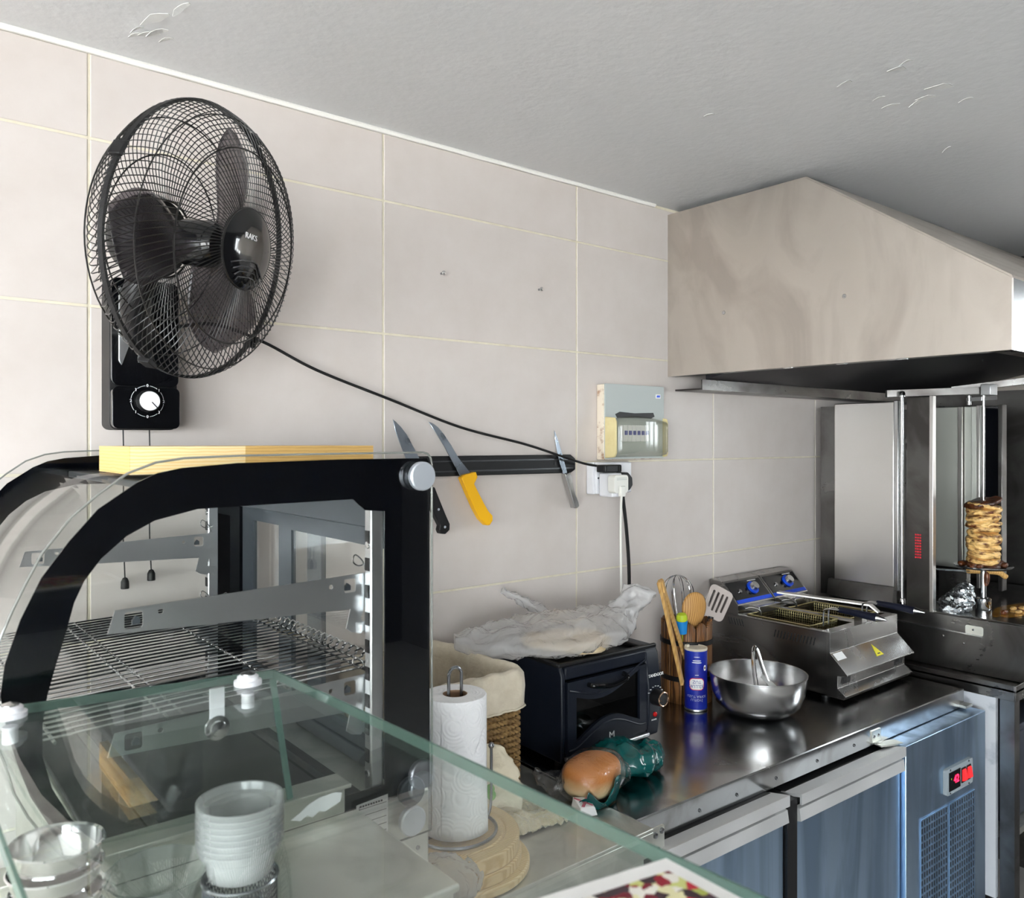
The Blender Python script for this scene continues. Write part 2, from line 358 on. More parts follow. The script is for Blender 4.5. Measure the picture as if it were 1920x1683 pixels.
def share(name, src, parent, loc, rz=0.0, scale=None, mlist=None):  # another piece with the same mesh
    o = bpy.data.objects.new(name, src.data); COL.objects.link(o); o.parent = parent; o.location = loc; o.rotation_euler = (0, 0, rz)
    if scale: o.scale = scale
    for md in src.modifiers:
        if md.type == 'BEVEL':
            n = o.modifiers.new('bevel', 'BEVEL'); n.width = md.width; n.segments = md.segments; n.limit_method = 'ANGLE'; n.angle_limit = md.angle_limit
    WM[o.name] = WM[parent.name] if parent else Matrix.Identity(4)
    return o
def lettering(txt, size, m, parent, origin, xdir, ydir, name='lettering', depth=0.0004, wrap=None, spacing=1.0):
    cu = bpy.data.curves.new(name, 'FONT'); cu.body = txt; cu.size = size; cu.align_x = 'CENTER'; cu.align_y = 'CENTER'
    cu.extrude = depth; cu.resolution_u = 3; cu.space_character = spacing
    t = bpy.data.objects.new('tmp', cu); COL.objects.link(t)
    me = bpy.data.meshes.new_from_object(t); bpy.data.objects.remove(t)
    x = Vector(xdir).normalized(); y = Vector(ydir).normalized(); z = x.cross(y); o3 = Vector(origin)
    pm = WM[parent.name].inverted()
    for v in me.vertices:
        p = wrap(v.co) if wrap else o3 + x * v.co.x + y * v.co.y + z * v.co.z
        v.co = pm @ p
    me.materials.clear(); me.materials.append(M[m]); me.name = name
    o = bpy.data.objects.new(name, me); COL.objects.link(o); o.parent = parent; WM[o.name] = WM[parent.name]; o['label'] = 'printed lettering ' + txt.replace('\n', ' ')
    return o
def rrect(x0, x1, y0, y1, r, k=5):
    out = []
    for cx, cy, a0 in ((x1 - r, y1 - r, 0), (x0 + r, y1 - r, 90), (x0 + r, y0 + r, 180), (x1 - r, y0 + r, 270)):
        for i in range(k + 1):
            a = math.radians(a0 + 90 * i / k); out.append((cx + r * math.cos(a), cy + r * math.sin(a)))
    return out
def circ(cx, cy, r, n=20): return [(cx + r * math.cos(2 * math.pi * i / n), cy + r * math.sin(2 * math.pi * i / n)) for i in range(n)]
XZ = lambda Y, s=-1: (lambda u, v, w: (u, Y + s * w, v))            # plate facing -Y, growing towards the room
def nz(p, sc, seed=0.0): return noise.noise(Vector(p) * sc + Vector((seed, seed * 1.7, seed * 0.3)))
def crumple(mb, path, wid, nu=40, nv=36, amp=0.012, sc=22, seed=1.0, ridge=True, up=(0, 0, 1)):
    """closed crumpled bag: cross-sections (half width a, half height b) along a centre line"""
    P = smooth_path(path, 8); W = smooth_path([(a, b, 0) for a, b in wid], 8); m = len(P)
    def fn(u, v):
        i = min(m - 1, int(round(u * (m - 1)))); p = P[i]; a, b, _ = W[i]
        d = (P[min(m - 1, i + 1)] - P[max(0, i - 1)]).normalized(); r = d.cross(Vector(up))
        r = r.normalized() if r.length > 1e-4 else Vector((1, 0, 0)); q = r.cross(d)
        t = 2 * math.pi * v; c, s_ = math.cos(t), math.sin(t)
        pt = p + r * a * c + q * b * s_
        k = nz(pt, sc, seed); k2 = nz(pt, sc * 2.7, seed + 9)
        if ridge: k = 0.5 - abs(k) * 1.6; k2 = 0.5 - abs(k2) * 1.6
        return pt + (r * c + q * s_) * (amp * k + amp * 0.45 * k2)
    mb.grid(fn, m, nv, cv=True); b0 = len(mb.v) - m * nv
    mb.f.append(tuple(b0 + k for k in range(nv))); mb.f.append(tuple(b0 + (m - 1) * nv + k for k in range(nv - 1, -1, -1)))
    return mb

# ================================================================== the room
RX0, RX1, RY0, ZT = -4.5, 3.45, -5.5, 2.32
struct('floor', MB().box(RX0, RX1, RY0, 0, -0.05, 0), 'floor')
ceil = struct('ceiling', MB().box(RX0 - 0.1, RX1 + 0.1, RY0 - 0.1, 0.12, ZT, ZT + 0.1), 'ceiling')
struct('ground', MB().box(-30, 30, -30, 12, -0.4, -0.25), 'ground')
wb = struct('wall_back', MB().box(RX0, RX1, 0.0018, 0.12, 0, ZT), 'grout')

# window walls of the shop: left and behind the photographer
def window_wall(name, horiz, a0, a1, b0, b1, w0, w1, z0, z1):
    mb = MB()
    def seg(p0, p1, q0, q1):
        if horiz: mb.box(p0, p1, b0, b1, q0, q1)
        else: mb.box(b0, b1, p0, p1, q0, q1)
    seg(a0, w0, 0, ZT); seg(w1, a1, 0, ZT); seg(w0, w1, 0, z0); seg(w0, w1, z1, ZT)
    return struct(name, mb, 'shopwall')
window_wall('wall_left', False, RY0, 0.12, RX0 - 0.1, RX0, -5.20, -1.40, 0.12, 2.22)
wr = window_wall('wall_right', False, RY0, 0.12, RX1, RX1 + 0.1, -1.85, -1.15, 1.55, 2.15)
MB().box(RX1 - .006, RX1, -1.12, 0, 0, ZT).build('cladding', 'steel_dark', wr)
window_wall('wall_front', True, RX0 - .1, RX1 + .1, RY0 - 0.1, RY0, -4.20, -1.70, 0.12, 2.22)
def window(n, horiz, w0, w1, z0, z1, pos):
    def B(mb, p0, p1, q0, q1, t=0.04):
        return mb.box(p0, p1, pos - t / 2, pos + t / 2, q0, q1) if horiz else mb.box(pos - t / 2, pos + t / 2, p0, p1, q0, q1)
    fr = MB(); B(fr, w0, w0 + .05, z0, z1); B(fr, w1 - .05, w1, z0, z1); B(fr, w0, w1, z0, z0 + .05); B(fr, w0, w1, z1 - .05, z1)
    o = struct('window_%d' % n, fr, 'darkframe'); k = 3
    for i in range(1, k):
        x = w0 + (w1 - w0) * i / k; B(MB_ := MB(), x - .025, x + .025, z0 + .05, z1 - .05).build('mullion', 'darkframe', o)
    for i in range(k):
        B(MB_ := MB(), w0 + (w1 - w0) * i / k + .03, w0 + (w1 - w0) * (i + 1) / k - .03, z0 + .05, z1 - .05, 0.006).build('pane', 'glass', o)
window(1, False, -5.20, -1.40, 0.12, 2.22, RX0 - 0.05)
window(3, True, -4.20, -1.70, 0.12, 2.22, RY0 - 0.05)
window(2, False, -1.85, -1.15, 1.55, 2.15, RX1 + 0.05)
# tiles of the back wall, one object each, joints recessed
XJ = [0.3255 + 0.6 * i for i in range(-8, 6)]; XJ[0] = RX0; XJ.append(RX1)
ZJ = [0.0, 0.0612, 0.3612, 0.6612, 0.9612, 1.2612, 1.5612, 1.8612, 2.1612, ZT - 0.006]
proto = {}
for i in range(len(XJ) - 1):
    for j in range(len(ZJ) - 1):
        w, h = round(XJ[i + 1] - XJ[i] - 0.005, 4), round(ZJ[j + 1] - ZJ[j] - 0.005, 4)
        c = ((XJ[i] + XJ[i + 1]) / 2, 0.0, (ZJ[j] + ZJ[j + 1]) / 2)
        if (w, h) not in proto:
            proto[(w, h)] = MB().box(-w / 2, w / 2, 0, 0.006, -h / 2, h / 2).build('tile', 'tile', wb, local=True, bev=0.001, seg=1, smooth=0)
            proto[(w, h)].location = c
        else: share('tile', proto[(w, h)], wb, c)
# caulk bead along the ceiling, a little uneven
cp = [(RX0 + 0.02 + i * 0.08, -0.004, ZT - 0.004 + 0.0015 * nz((i, 0, 0), 0.7)) for i in range(int((1.90 - RX0) / 0.08))]
struct('trim_1', MB().tube(cp, 0.006, 6), 'caulk')
# peeling paint on the ceiling
rf = random.Random(3)
def flake(x, y, s, ang, curl):
    mb = MB(); n = 5
    for i in range(n):
        t = i / (n - 1); wd = s * 0.22 * math.sin(math.pi * min(0.97, max(0.08, t))) * (0.7 + 0.5 * rf.random())
        z = -0.0006 - curl * t * t; cx, cy = s * (t - .5), 0
        for q in (-1, 1):
            px, py = cx, cy + q * wd; mb.v.append(Vector((x + px * math.cos(ang) - py * math.sin(ang), y + px * math.sin(ang) + py * math.cos(ang), ZT + z)))
    mb.f += [(2 * i, 2 * i + 1, 2 * i + 3, 2 * i + 2) for i in range(n - 1)]
    mb.build('paint_flake', 'flake', ceil, solid=0.0008, smooth=0)
for (x, y, s) in [(.3845, -.1916, .045), (.392, -.1306, .03), (.375, -.112, .02), (.408, -.253, .03), (.40, -.15, .03), (.37, -.14, .018), (.42, -.13, .02),
                  (1.514, -.8755, .04), (1.492, -.7854, .03), (1.659, -.890, .05), (1.69, -.8514, .035), (1.695, -.835, .03), (1.674, -.788, .03), (1.62, -.79, .02),
                  (1.50, -.90, .02), (1.76, -.90, .025), (1.42, -.52, .02), (2.02, -.754, .015)]:
    flake(x, y, s * 1.2, rf.uniform(2.0, 3.0), rf.uniform(0.006, 0.016))
# two bare screws left in the wall
for k, (x, z, lab) in enumerate([(1.0819, 2.0165, 'bare screw in the tiled wall, the one nearer the fan'), (1.3887, 2.0145, 'bare screw in the tiled wall, the one nearer the hood')]):
    t = thing('wall_screw', lab, 'screw', (x, 0, z), group='bare wall screws')
    MB().cyl((x, 0, z), (x, -0.012, z), 0.0028, n=10).build('shank', 'wire', t)
    MB().lathe([(0.0055, 0), (0.005, 0.002), (0.0028, 0.0035), (0, 0.0036)], (x, -0.011, z), 12, Matrix.Rotation(math.radians(90), 3, 'X')).build('head', 'chrome_r', t)

# ================================================================== extractor hood
hx, hy = 1.9035, -0.935
hd = thing('extractor_hood', 'large stainless extractor hood fixed under the ceiling at the right', 'hood', (2.65, -0.45, 1.813))
side = [(0.0, 1.813), (hy, 1.813), (hy, 1.966), (-0.452, 2.300), (0.0, 2.300)]
for x in (hx, RX1 - 0.012):
    MB().prism([side], lambda u, v, w, x=x: (x + w, u, v), 0.01).build('side_panel', 'hood', hd, smooth=0)
MB().box(hx + 0.01, RX1 - .012, hy, hy + 0.008, 1.813, 1.966).build('front_lip', 'chrome_r', hd, smooth=0)
sl = MB(); sl.hexa([(hx + .01, hy, 1.966), (RX1 - .012, hy, 1.966), (RX1 - .012, -.452, 2.296), (hx + .01, -.452, 2.296), (hx + .01, hy + .004, 1.974), (RX1 - .012, hy + .004, 1.974), (RX1 - .012, -.452, 2.304), (hx + .01, -.452, 2.304)])
sl.build('sloped_front', 'hood', hd, smooth=0)
MB().box(hx + .01, RX1 - .012, -0.452, -0.001, 2.296, 2.304).build('top_panel', 'hood', hd)
rim = MB(); rim.box(hx + .01, hx + .035, hy + .008, -.002, 1.813, 1.818); rim.box(hx + .01, RX1 - .012, hy + .008, hy + .045, 1.813, 1.818)
rim.build('bottom_flange', 'steel_dark', hd)
g = MB(); g.box(hx + .03, RX1 - .02, -.10, -.004, 1.770, 1.775); g.box(hx + .03, RX1 - .02, -.105, -.10, 1.770, 1.80); g.build('grease_gutter', 'steel_dark', hd)
MB().hexa([(hx + .04, -.60, 1.90), (RX1 - .03, -.60, 1.90), (RX1 - .03, -.11, 1.80), (hx + .04, -.11, 1.80), (hx + .04, -.60, 1.93), (RX1 - .03, -.60, 1.93), (RX1 - .03, -.11, 1.83), (hx + .04, -.11, 1.83)]).build('filter_bank', 'hood_dark', hd)
MB().hexa([(hx + .012, -.93, 1.95), (RX1 - .014, -.93, 1.95), (RX1 - .014, -.62, 2.16), (hx + .012, -.62, 2.16), (hx + .012, -.93, 1.955), (RX1 - .014, -.93, 1.955), (RX1 - .014, -.62, 2.165), (hx + .012, -.62, 2.165)]).build('inner_skin', 'hood_dark', hd)
MB().bar((2.86, -.42, 1.79), (2.98, -.78, 1.83), .03, .02).build('brace', 'steel_dark', hd)
MB().box(3.06, 3.08, -.80, -.76, 1.62, 1.83).build('hanger', 'steel_dark', hd)
MB().box(3.05, 3.12, -.81, -.75, 1.605, 1.62).build('hanger_foot', 'hood_dark', hd)
for (y, z) in ((-.5609, 1.978), (-.2026, 1.981)):
    MB().lathe([(0.006, 0), (0.005, .002), (0, .003)], (hx, y, z), 10, Matrix.Rotation(math.radians(-90), 3, 'Y')).build('rivet', 'chrome_r', hd)
for y in (-.40, -.55, -.70): MB().box(hx + .004, hx + .012, y - .012, y + .012, 1.8105, 1.8135).build('clip', 'chrome_r', hd)

# ================================================================== service counter, steel table, fridge counter, doner table
sc = thing('service_counter', 'service counter under the glass display case', 'counter', (0.13, -0.75, 0))
MB().box(-0.30, 0.568, -1.40, -0.01, 0.86, 0.90).build('worktop', 'steel_sheet', sc, bev=0.004)
MB().box(-0.26, 0.53, -1.36, -0.03, 0.0, 0.86).build('cabinet_body', 'steel_door', sc)
st = thing('steel_table', 'plain stainless table holding the paper towels and wicker basket', 'table', (0.86, -0.30, 0))
tp = MB(); tp.box(0.574, 1.150, -0.60, -0.008, 0.895, 0.902); tp.box(0.574, 1.150, -0.60, -0.597, 0.852, 0.895); tp.box(1.147, 1.150, -0.597, -0.008, 0.852, 0.895); tp.box(0.574, .577, -0.597, -0.008, 0.852, 0.895)
tp.build('table_top', 'steel_sheet', st, bev=0.0015)
for (x, y) in ((0.60, -0.57), (1.118, -0.57), (0.60, -0.04), (1.118, -0.04)): MB().box(x - .018, x + .018, y - .018, y + .018, 0, 0.852).build('leg', 'steel_sheet', st)
MB().box(0.61, 1.10, -0.55, -0.03, 0.20, 0.225).build('undershelf', 'steel_sheet', st)
MB().box(0.62, 1.098, -0.555, -0.55, 0.225, 0.85).build('front_panel', 'steel_sheet', st)
br = MB(); br.prism([rrect(1.1515, 1.186, .842, .898, .004)], XZ(-0.592), .003); br.build('corner_bracket', 'steel_sheet', st)
for (x, z) in ((1.160, .884), (1.178, .888), (1.168, .854)): MB().lathe([(.006, 0), (.005, .003), (0, .004)], (x, -.595, z), 12, Matrix.Rotation(math.radians(90), 3, 'X')).build('bolt', 'wire', st)

fr = thing('fridge_counter', 'stainless refrigerated counter with two doors and vented motor panel', 'fridge', (1.170, -0.005, 0), math.radians(-1.84))
L = dict(parent=fr, local=True)
w = MB(); w.box(0, 1.35, -.55, 0, .892, .900); w.box(0, 1.35, -.553, -.55, .850, .900); w.box(1.347, 1.35, -.55, 0, .86, .892)
w.build('worktop', 'steel_top', bev=0.0015, **L)
w = MB(); w.box(.01, 1.34, -.53, -.01, .08, .888); w.build('cabinet_body', 'steel_dark', **L)
for x in (.10, .22, .36, .52, .68): MB().lathe([(.004, 0), (.0035, .002), (0, .003)], (x + .08, -.553, .870), 10, Matrix.Rotation(math.radians(90), 3, 'X')).build('rivet', 'wire', **L)
def fdoor(x0, x1, zt):
    y = -.605
    d = MB().box(x0, x1, y + .012, -.535, .14, zt - .055); d = d.build('door', 'steel_door', bev=0.003, **L)
    prof = [(-.555, zt - .014), (y - .004, zt - .002), (y - .004, zt - .026), (y + .001, zt - .026), (y + .001, zt - .010), (-.555, zt - .022)]
    MB().prism([prof], lambda u, v, w: (x0 + w, u, v), x1 - x0).build('handle_rail', 'lip', d, local=True, smooth=0)
    prof = [(y + .014, zt - .034), (y + .002, zt - .036), (y - .002, zt - .062), (y + .012, zt - .066)]
    MB().prism([prof], lambda u, v, w: (x0 + w, u, v), x1 - x0).build('bevel_strip', 'lip', d, local=True, smooth=0)
    MB().box(x0 + .004, x1 - .004, y + .02, -.536, zt - .06, zt - .012).build('recess_shade', 'black', d, local=True)  # black block paints the shade in the handle recess
fdoor(.004, .408, .862); fdoor(.452, .905, .852)
mp = MB().box(.912, 1.365, -.605, -.535, .10, .848).build('motor_panel', 'steel_door', bev=0.002, **L)
MB().box(.412, .448, -.60, -.535, .12, .84).build('centre_post', 'black', **L)
# controller
MB().prism([rrect(1.108, 1.262, .672, .742, .008)], XZ(-.605), .010).build('controller', 'ctrl', mp, local=True, bev=.002)
MB().box(1.120, 1.184, -.6165, -.614, .682, .732).build('display', 'blackpanel', mp, local=True)
pt = WM[fr.name]
lettering('42', .030, 'led', fr, pt @ Vector((1.160, -.6172, .708)), pt.to_3x3() @ Vector((1, 0, 0)), (0, 0, 1), 'digits')
MB().box(1.130, 1.133, -.6170, -.616, .712, .716).build('status_light', 'lime', mp, local=True)
for x in (1.203, 1.234):
    MB().box(x - .012, x + .012, -.617, -.612, .688, .728).build('switch_bezel', 'black', mp, local=True)
    MB().prism([[(-.616, .692), (-.624, .696), (-.620, .722), (-.616, .724)]], lambda u, v, w, x=x: (x - .009 + w, u, v), .018).build('rocker_switch', 'redlit', mp, local=True, smooth=0)
for (x, z) in ((1.128, .738), (1.236, .738), (1.128, .676), (1.236, .676)): MB().lathe([(.003, 0), (.003, .001), (0, .002)], (x, -.615, z), 8, Matrix.Rotation(math.radians(90), 3, 'X')).build('screw', 'wire', mp, local=True)
# ventilation grille: flat black sheet paints the shade behind a lattice of bars
for (x0, x1) in ((.985, 1.130), (1.142, 1.292)):
    MB().box(x0, x1, -.6056, -.6046, .14, .640).build('grille_shade', 'black', mp, local=True)
    gb = MB(); nx = 11; step = (x1 - x0) / nx
    for i in range(nx + 1): gb.box(x0 + i * step - .0015, x0 + i * step + .0015, -.6075, -.6056, .14, .640)
    for k in range(27): z = .14 + k * .01923; gb.box(x0, x1, -.6080, -.6056, z - .0018, z + .0018)
    gb.build('grille', 'steel_door', mp, local=True, smooth=0)
MB().bar((.855, -.558, .852), (.935, -.575, .846), .030, .004).build('hinge_arm', 'steel_sheet', **L)
MB().box(.838, .880, -.556, -.553, .858, .888).build('hinge_plate', 'steel_sheet', **L)
for x in (.848, .868): MB().lathe([(.004, 0), (.0035, .002), (0, .003)], (x, -.556, .873), 10, Matrix.Rotation(math.radians(90), 3, 'X')).build('bolt', 'wire', **L)
MB().box(1.312, 1.352, -.575, -.553, .855, .862).build('latch', 'steel_sheet', **L)
for x in (.05, 1.30): MB().cyl((x, -.48, 0), (x, -.48, .08), .02).build('foot', 'black', **L); MB().cyl((x, -.06, 0), (x, -.06, .08), .02).build('foot', 'black', **L)

dt = thing('grill_table', 'steel stand with a white taped leg carrying the doner grill', 'table', (2.97, -.37, 0))
tp = MB(); tp.box(2.55, 3.43, -.72, -.03, .905, .912); tp.box(2.55, 3.43, -.72, -.716, .880, .925); tp.box(2.55, 2.554, -.716, -.03, .880, .925)
tp.build('table_top', 'steel_dark', dt, bev=.001)
MB().box(2.556, 2.574, -.665, -.57, .30, .880).build('leg_sleeve', 'whitepaint', dt, label='scuffed white tape around the leg')
for (x, y) in ((2.575, -.695), (2.575, -.06), (3.40, -.695), (3.40, -.06)): MB().box(x - .019, x + .019, y - .019, y + .019, 0, .880).build('leg', 'steel_dark', dt)
MB().box(2.60, 3.38, -.69, -.05, .46, .48).build('undershelf', 'steel_sheet', dt)
MB().box(2.574, 2.580, -.66, -.06, .10, .87).build('side_panel', 'black', dt)
o = thing('storage_box', 'dark grey storage box with a white tag on the stand shelf', 'box', (2.80, -.50, .48))
MB().box(2.66, 2.98, -.66, -.34, .48, .74).build('body', 'shelfbox', o, bev=.006)
MB().box(2.655, 2.985, -.665, -.335, .74, .76).build('lid', 'shelfbox', o, bev=.004)
MB().box(2.685, 2.735, -.6625, -.6602, .655, .695).build('tag', 'paperwhite', o)

M['capsteel'] = mat('satin_cap_steel', (214, 220, 228), 0.42, 0.8)
M['glass_soft'] = glass_mat('clear_bent_glass', (0.985, 0.99, 0.985), 0.45)

# ================================================================== curved glass display case
YN, YF = -0.72, -0.09                              # near and far end panels
dc = thing('display_case', 'black-bordered curved glass display case standing on the service counter', 'display case', (0.36, -0.40, 0.90))
outer = [(.5826, 1.115), (.5826, 1.590), (.5805, 1.598), (.576, 1.603), (.569, 1.605), (.45, 1.6045), (.3286, 1.6035), (.271, 1.6016), (.2423, 1.5975), (.215, 1.587), (.1886, 1.5674),
         (.1635, 1.545), (.139, 1.5124), (.125, 1.484), (.1147, 1.461), (.1046, 1.435), (.0985, 1.41), (.0954, 1.383), (.0985, 1.35), (.109, 1.3187), (.116, 1.29), (.1276, 1.264), (.1395, 1.244), (.165, 1.212), (.20, 1.185), (.20, 1.115)]
blk = [(.5815, 1.170), (.5815, 1.590), (.577, 1.5975), (.45, 1.5975), (.3286, 1.5954), (.2706, 1.5913), (.2455, 1.5864), (.2248, 1.5771), (.1886, 1.5519), (.1632, 1.5222), (.1391, 1.4886), (.1216, 1.4504), (.1090, 1.4105),
       (.1055, 1.382), (.1110, 1.3481), (.1195, 1.314), (.1301, 1.281), (.1478, 1.2454), (.172, 1.214), (.205, 1.187), (.22, 1.170)]
win = [(.5152, 1.19), (.5145, 1.5319), (.4876, 1.5346), (.4709, 1.549), (.3286, 1.5475), (.2855, 1.5467), (.2423, 1.5372), (.215, 1.523), (.1913, 1.5022), (.176, 1.4813), (.1672, 1.4613), (.1609, 1.4361), (.1513, 1.4027), (.1441, 1.3746), (.1400, 1.347), (.1400, 1.318), (.148, 1.285), (.165, 1.25), (.19, 1.22), (.225, 1.195)]
def xz_prism(loops, y0, t): return MB().prism(loops, lambda u, v, w: (u, y0 + w, v), t)
for Y, sgn in ((YN, 1), (YF, -1)):
    p = xz_prism([outer], Y, .006).build('end_panel', 'glass', dc, smooth=0)
    yb = Y + .0065 if sgn > 0 else Y - .0025
    xz_prism([blk, win], yb, .002).build('printed_border', 'blackpanel', p, smooth=0, label='glossy black printed border')
    MB().tube([(x, Y + .003, z) for x, z in outer[:-1]] + [(.20, Y + .003, 1.116)], .0014, 6, closed=True).build('glass_rim', 'glass_line', p)
# curved front and top glass
off = [(x + .014, z - .018) for x, z in outer[4:24]]; off[0] = (.545, 1.574)
off = [(.545, 1.574), (.45, 1.574), (.33, 1.574)] + [(x + .012, min(1.574, z - .020)) for x, z in outer[7:24]]
mb = MB(); P = smooth_path([(x, 0, z) for x, z in off], 3)
mb.grid(lambda u, v: (P[int(round(u * (len(P) - 1)))].x, YN + .009 + v * (YF - YN - .012), P[int(round(u * (len(P) - 1)))].z), len(P), 2)
mb.build('curved_glass', 'glass_soft', dc, solid=.004, smooth=60)
# base
MB().box(.20, .5826, YN + .009, YF - .003, .905, 1.168).build('base', 'steel_sheet', dc, bev=.003)
MB().box(.205, .50, YN + .012, YF - .006, 1.168, 1.176).build('floor_tray', 'black', dc, bev=.002)
MB().prism([rrect(.26, .48, YN + .05, YF - .05, .03), rrect(.272, .468, YN + .062, YF - .062, .025)], lambda u, v, w: (u, v, 1.176 + w), .004).build('tray_rim', 'blackgloss', dc)
for x in (.24, .55):
    for y in (YN + .05, YF - .05): MB().cyl((x, y, .90), (x, y, .905), .018).build('foot', 'black', dc)
# rear sliding doors
for y0, y1 in ((-.705, -.30), (-.43, -.10)):
    xd = .552 if y0 < -.5 else .566
    d = MB(); d.box(xd, xd + .008, y0, y0 + .05, 1.19, 1.50); d.box(xd, xd + .008, y1 - .05, y1, 1.19, 1.50); d.box(xd, xd + .008, y0 + .05, y1 - .05, 1.19, 1.215); d.box(xd, xd + .008, y0 + .05, y1 - .05, 1.475, 1.50)
    d = d.build('sliding_door', 'darkframe', dc)
    MB().box(xd + .002, xd + .006, y0 + .05, y1 - .05, 1.215, 1.475).build('door_glass', 'glass', d)
MB().box(.275, .547, YN + .012, YF - .006, 1.560, 1.570).build('added_top_plate', 'darkframe', dc, bev=.002)  # added dark plate, keeps the board's underside out of the glass shelf's reflection
MB().box(.548, .578, YN + .01, YF - .004, 1.50, 1.57).build('top_rail', 'darkframe', dc, bev=.002)
MB().box(.548, .578, YN + .01, YF - .004, 1.168, 1.19).build('bottom_rail', 'darkframe', dc, bev=.002)
for y in (YN + .010, YF - .026):
    u = MB().box(.497, .515, y, y + .016, 1.176, 1.535).build('upright', 'alu', dc, bev=.002)
    for k in range(9):
        z = 1.22 + k * .034; MB().box(.4958, .4972, y + .003, y + .013, z, z + .016).build('slot', 'black', u)
    for z in (1.205, 1.49): MB().lathe([(.005, 0), (.0045, .0015), (0, .002)], (.497, y + .008, z), 10, Matrix.Rotation(math.radians(-90), 3, 'Y')).build('screw', 'chrome_r', u)
# shelf brackets
BRK = [(.2089, 1.4445), (.2018, 1.4210), (.307, 1.4165), (.4787, 1.4108), (.473, 1.3874), (.480, 1.382), (.4935, 1.3787), (.496, 1.382), (.499, 1.3785), (.502, 1.382), (.505, 1.3785), (.509, 1.384), (.509, 1.392), (.495, 1.3935), (.4930, 1.3975), (.5068, 1.44), (.5068, 1.4555), (.4957, 1.4536)]
for dz in (0, -.127):
    for y in (YN + .028, YF - .032):
        sl = [rrect(.218, .236, 1.4235, 1.4415, .003, 3), rrect(.470, .486, 1.4315, 1.4485, .003, 3), circ(.254, 1.438, .003, 10), circ(.452, 1.441, .003, 10)]
        b = MB().prism([[(x, z + dz) for x, z in BRK]] + [[(x, z + dz) for x, z in lp] for lp in sl], lambda u, v, w, y=y: (u, y + w, v), .0018).build('shelf_bracket', 'alu', dc, smooth=0)
        for (x, z) in ((.229, 1.427), (.475, 1.434)): MB().prism([[(x - .003, z + dz), (x + .005, z + dz), (x + .005, z + dz + .006), (x + .001, z + dz + .009), (x - .003, z + dz + .004)]], lambda u, v, w, y=y: (u, y + .002 + w, v), .004).build('hook', 'darkframe', b, smooth=0)
        c = [(.500, y, 1.456 + dz), (.494, y - .002, 1.470 + dz), (.484, y - .002, 1.478 + dz), (.481, y - .002, 1.470 + dz), (.489, y - .002, 1.464 + dz), (.503, y, 1.466 + dz)]
        MB().tube(smooth_path(c, 5), .0009, 5).build('spring_clip', 'chrome_r', b)
# round standoff caps
for (x, z, m) in ((.5622, 1.5749, 'capsteel'), (.5462, 1.1776, 'darkframe'), (.5478, 1.1399, 'capsteel')):
    MB().lathe([(.0175, 0), (.0185, .002), (.0185, .008), (.0170, .010), (.0, .0106)], (x, YN, z), 28, Matrix.Rotation(math.radians(90), 3, 'X')).build('standoff_cap', m, dc, smooth=30)
s = xz_prism([[(.4716, 1.1785), (.5152, 1.181), (.5152, 1.125), (.4716, 1.125)]], YN - .0006, .0005).build('rating_label', 'paperwhite', dc)
ln = MB()
for i in range(5): ln.box(.475, .513, YN - .0010, YN - .0006, 1.172 - i * .0085, 1.1725 - i * .0085)
for i in range(9): ln.box(.476 + .0036 * i, .4785 + .0036 * i, YN - .0010, YN - .0006, 1.1745, 1.1765)
ln.box(.475, .4755, YN - .001, YN - .0006, 1.132, 1.176); ln.build('label_lines', 'black', s)
MB().lathe([(.003, 0), (.003, .001), (0, .0015)], (.565, YN + .009, 1.095), 8, Matrix.Rotation(math.radians(90), 3, 'X')).build('screw', 'wire', dc)

# wire shelf inside the case
ws = thing('wire_shelf', 'chromed wire rack on the lower brackets inside the display case', 'rack', (.34, -.40, 1.33))
w0 = None; ny = 31
def wire_path():
    pts = [(.135, 0, -.010), (.30, 0, -.004), (.515, 0, 0.001), (.524, 0, .004), (.527, 0, .011), (.522, 0, .015), (.513, 0, .012)]
    return [(x - .34, y, z) for x, y, z in pts]
for k in range(ny):
    y = YN + .045 + k * (YF - YN - .09) / (ny - 1) + .40
    if w0 is None:
        w0 = MB().tube(wire_path(), .0014, 6).build('shelf_wire', 'chrome', ws, local=True); w0.location = (0, y, 0)
    else: share('shelf_wire', w0, ws, (0, y, 0))
for x, z in ((.155, 1.319), (.262, 1.3225), (.278, 1.323), (.40, 1.326), (.505, 1.329), (.519, 1.3305)): MB().cyl((x, YN + .033, z), (x, YF - .033, z), .0018, n=8).build('cross_rod', 'chrome', ws)

# bamboo board on top of the case
cb = thing('cutting_board', 'thick bamboo chopping block lying on top of the display case', 'cutting board', (.443, -.42, 1.577))
for x0, x1, m in ((.27, .418, 'bamboo2'), (.418, .563, 'bamboo3'), (.563, .617, 'bamboo3')):  # tone steps from pale to tan along the board
    for k in range(3): MB().box(x0, x1, -.503 + .0543 * k, -.503 + .0543 * (k + 1), 1.577, 1.6125).build('strip', m if k != 1 else 'bamboo', cb, smooth=0)
MB().box(.2695, .2700, -.503, -.340, 1.577, 1.6125).build('end_face', 'bamboo', cb, smooth=0)

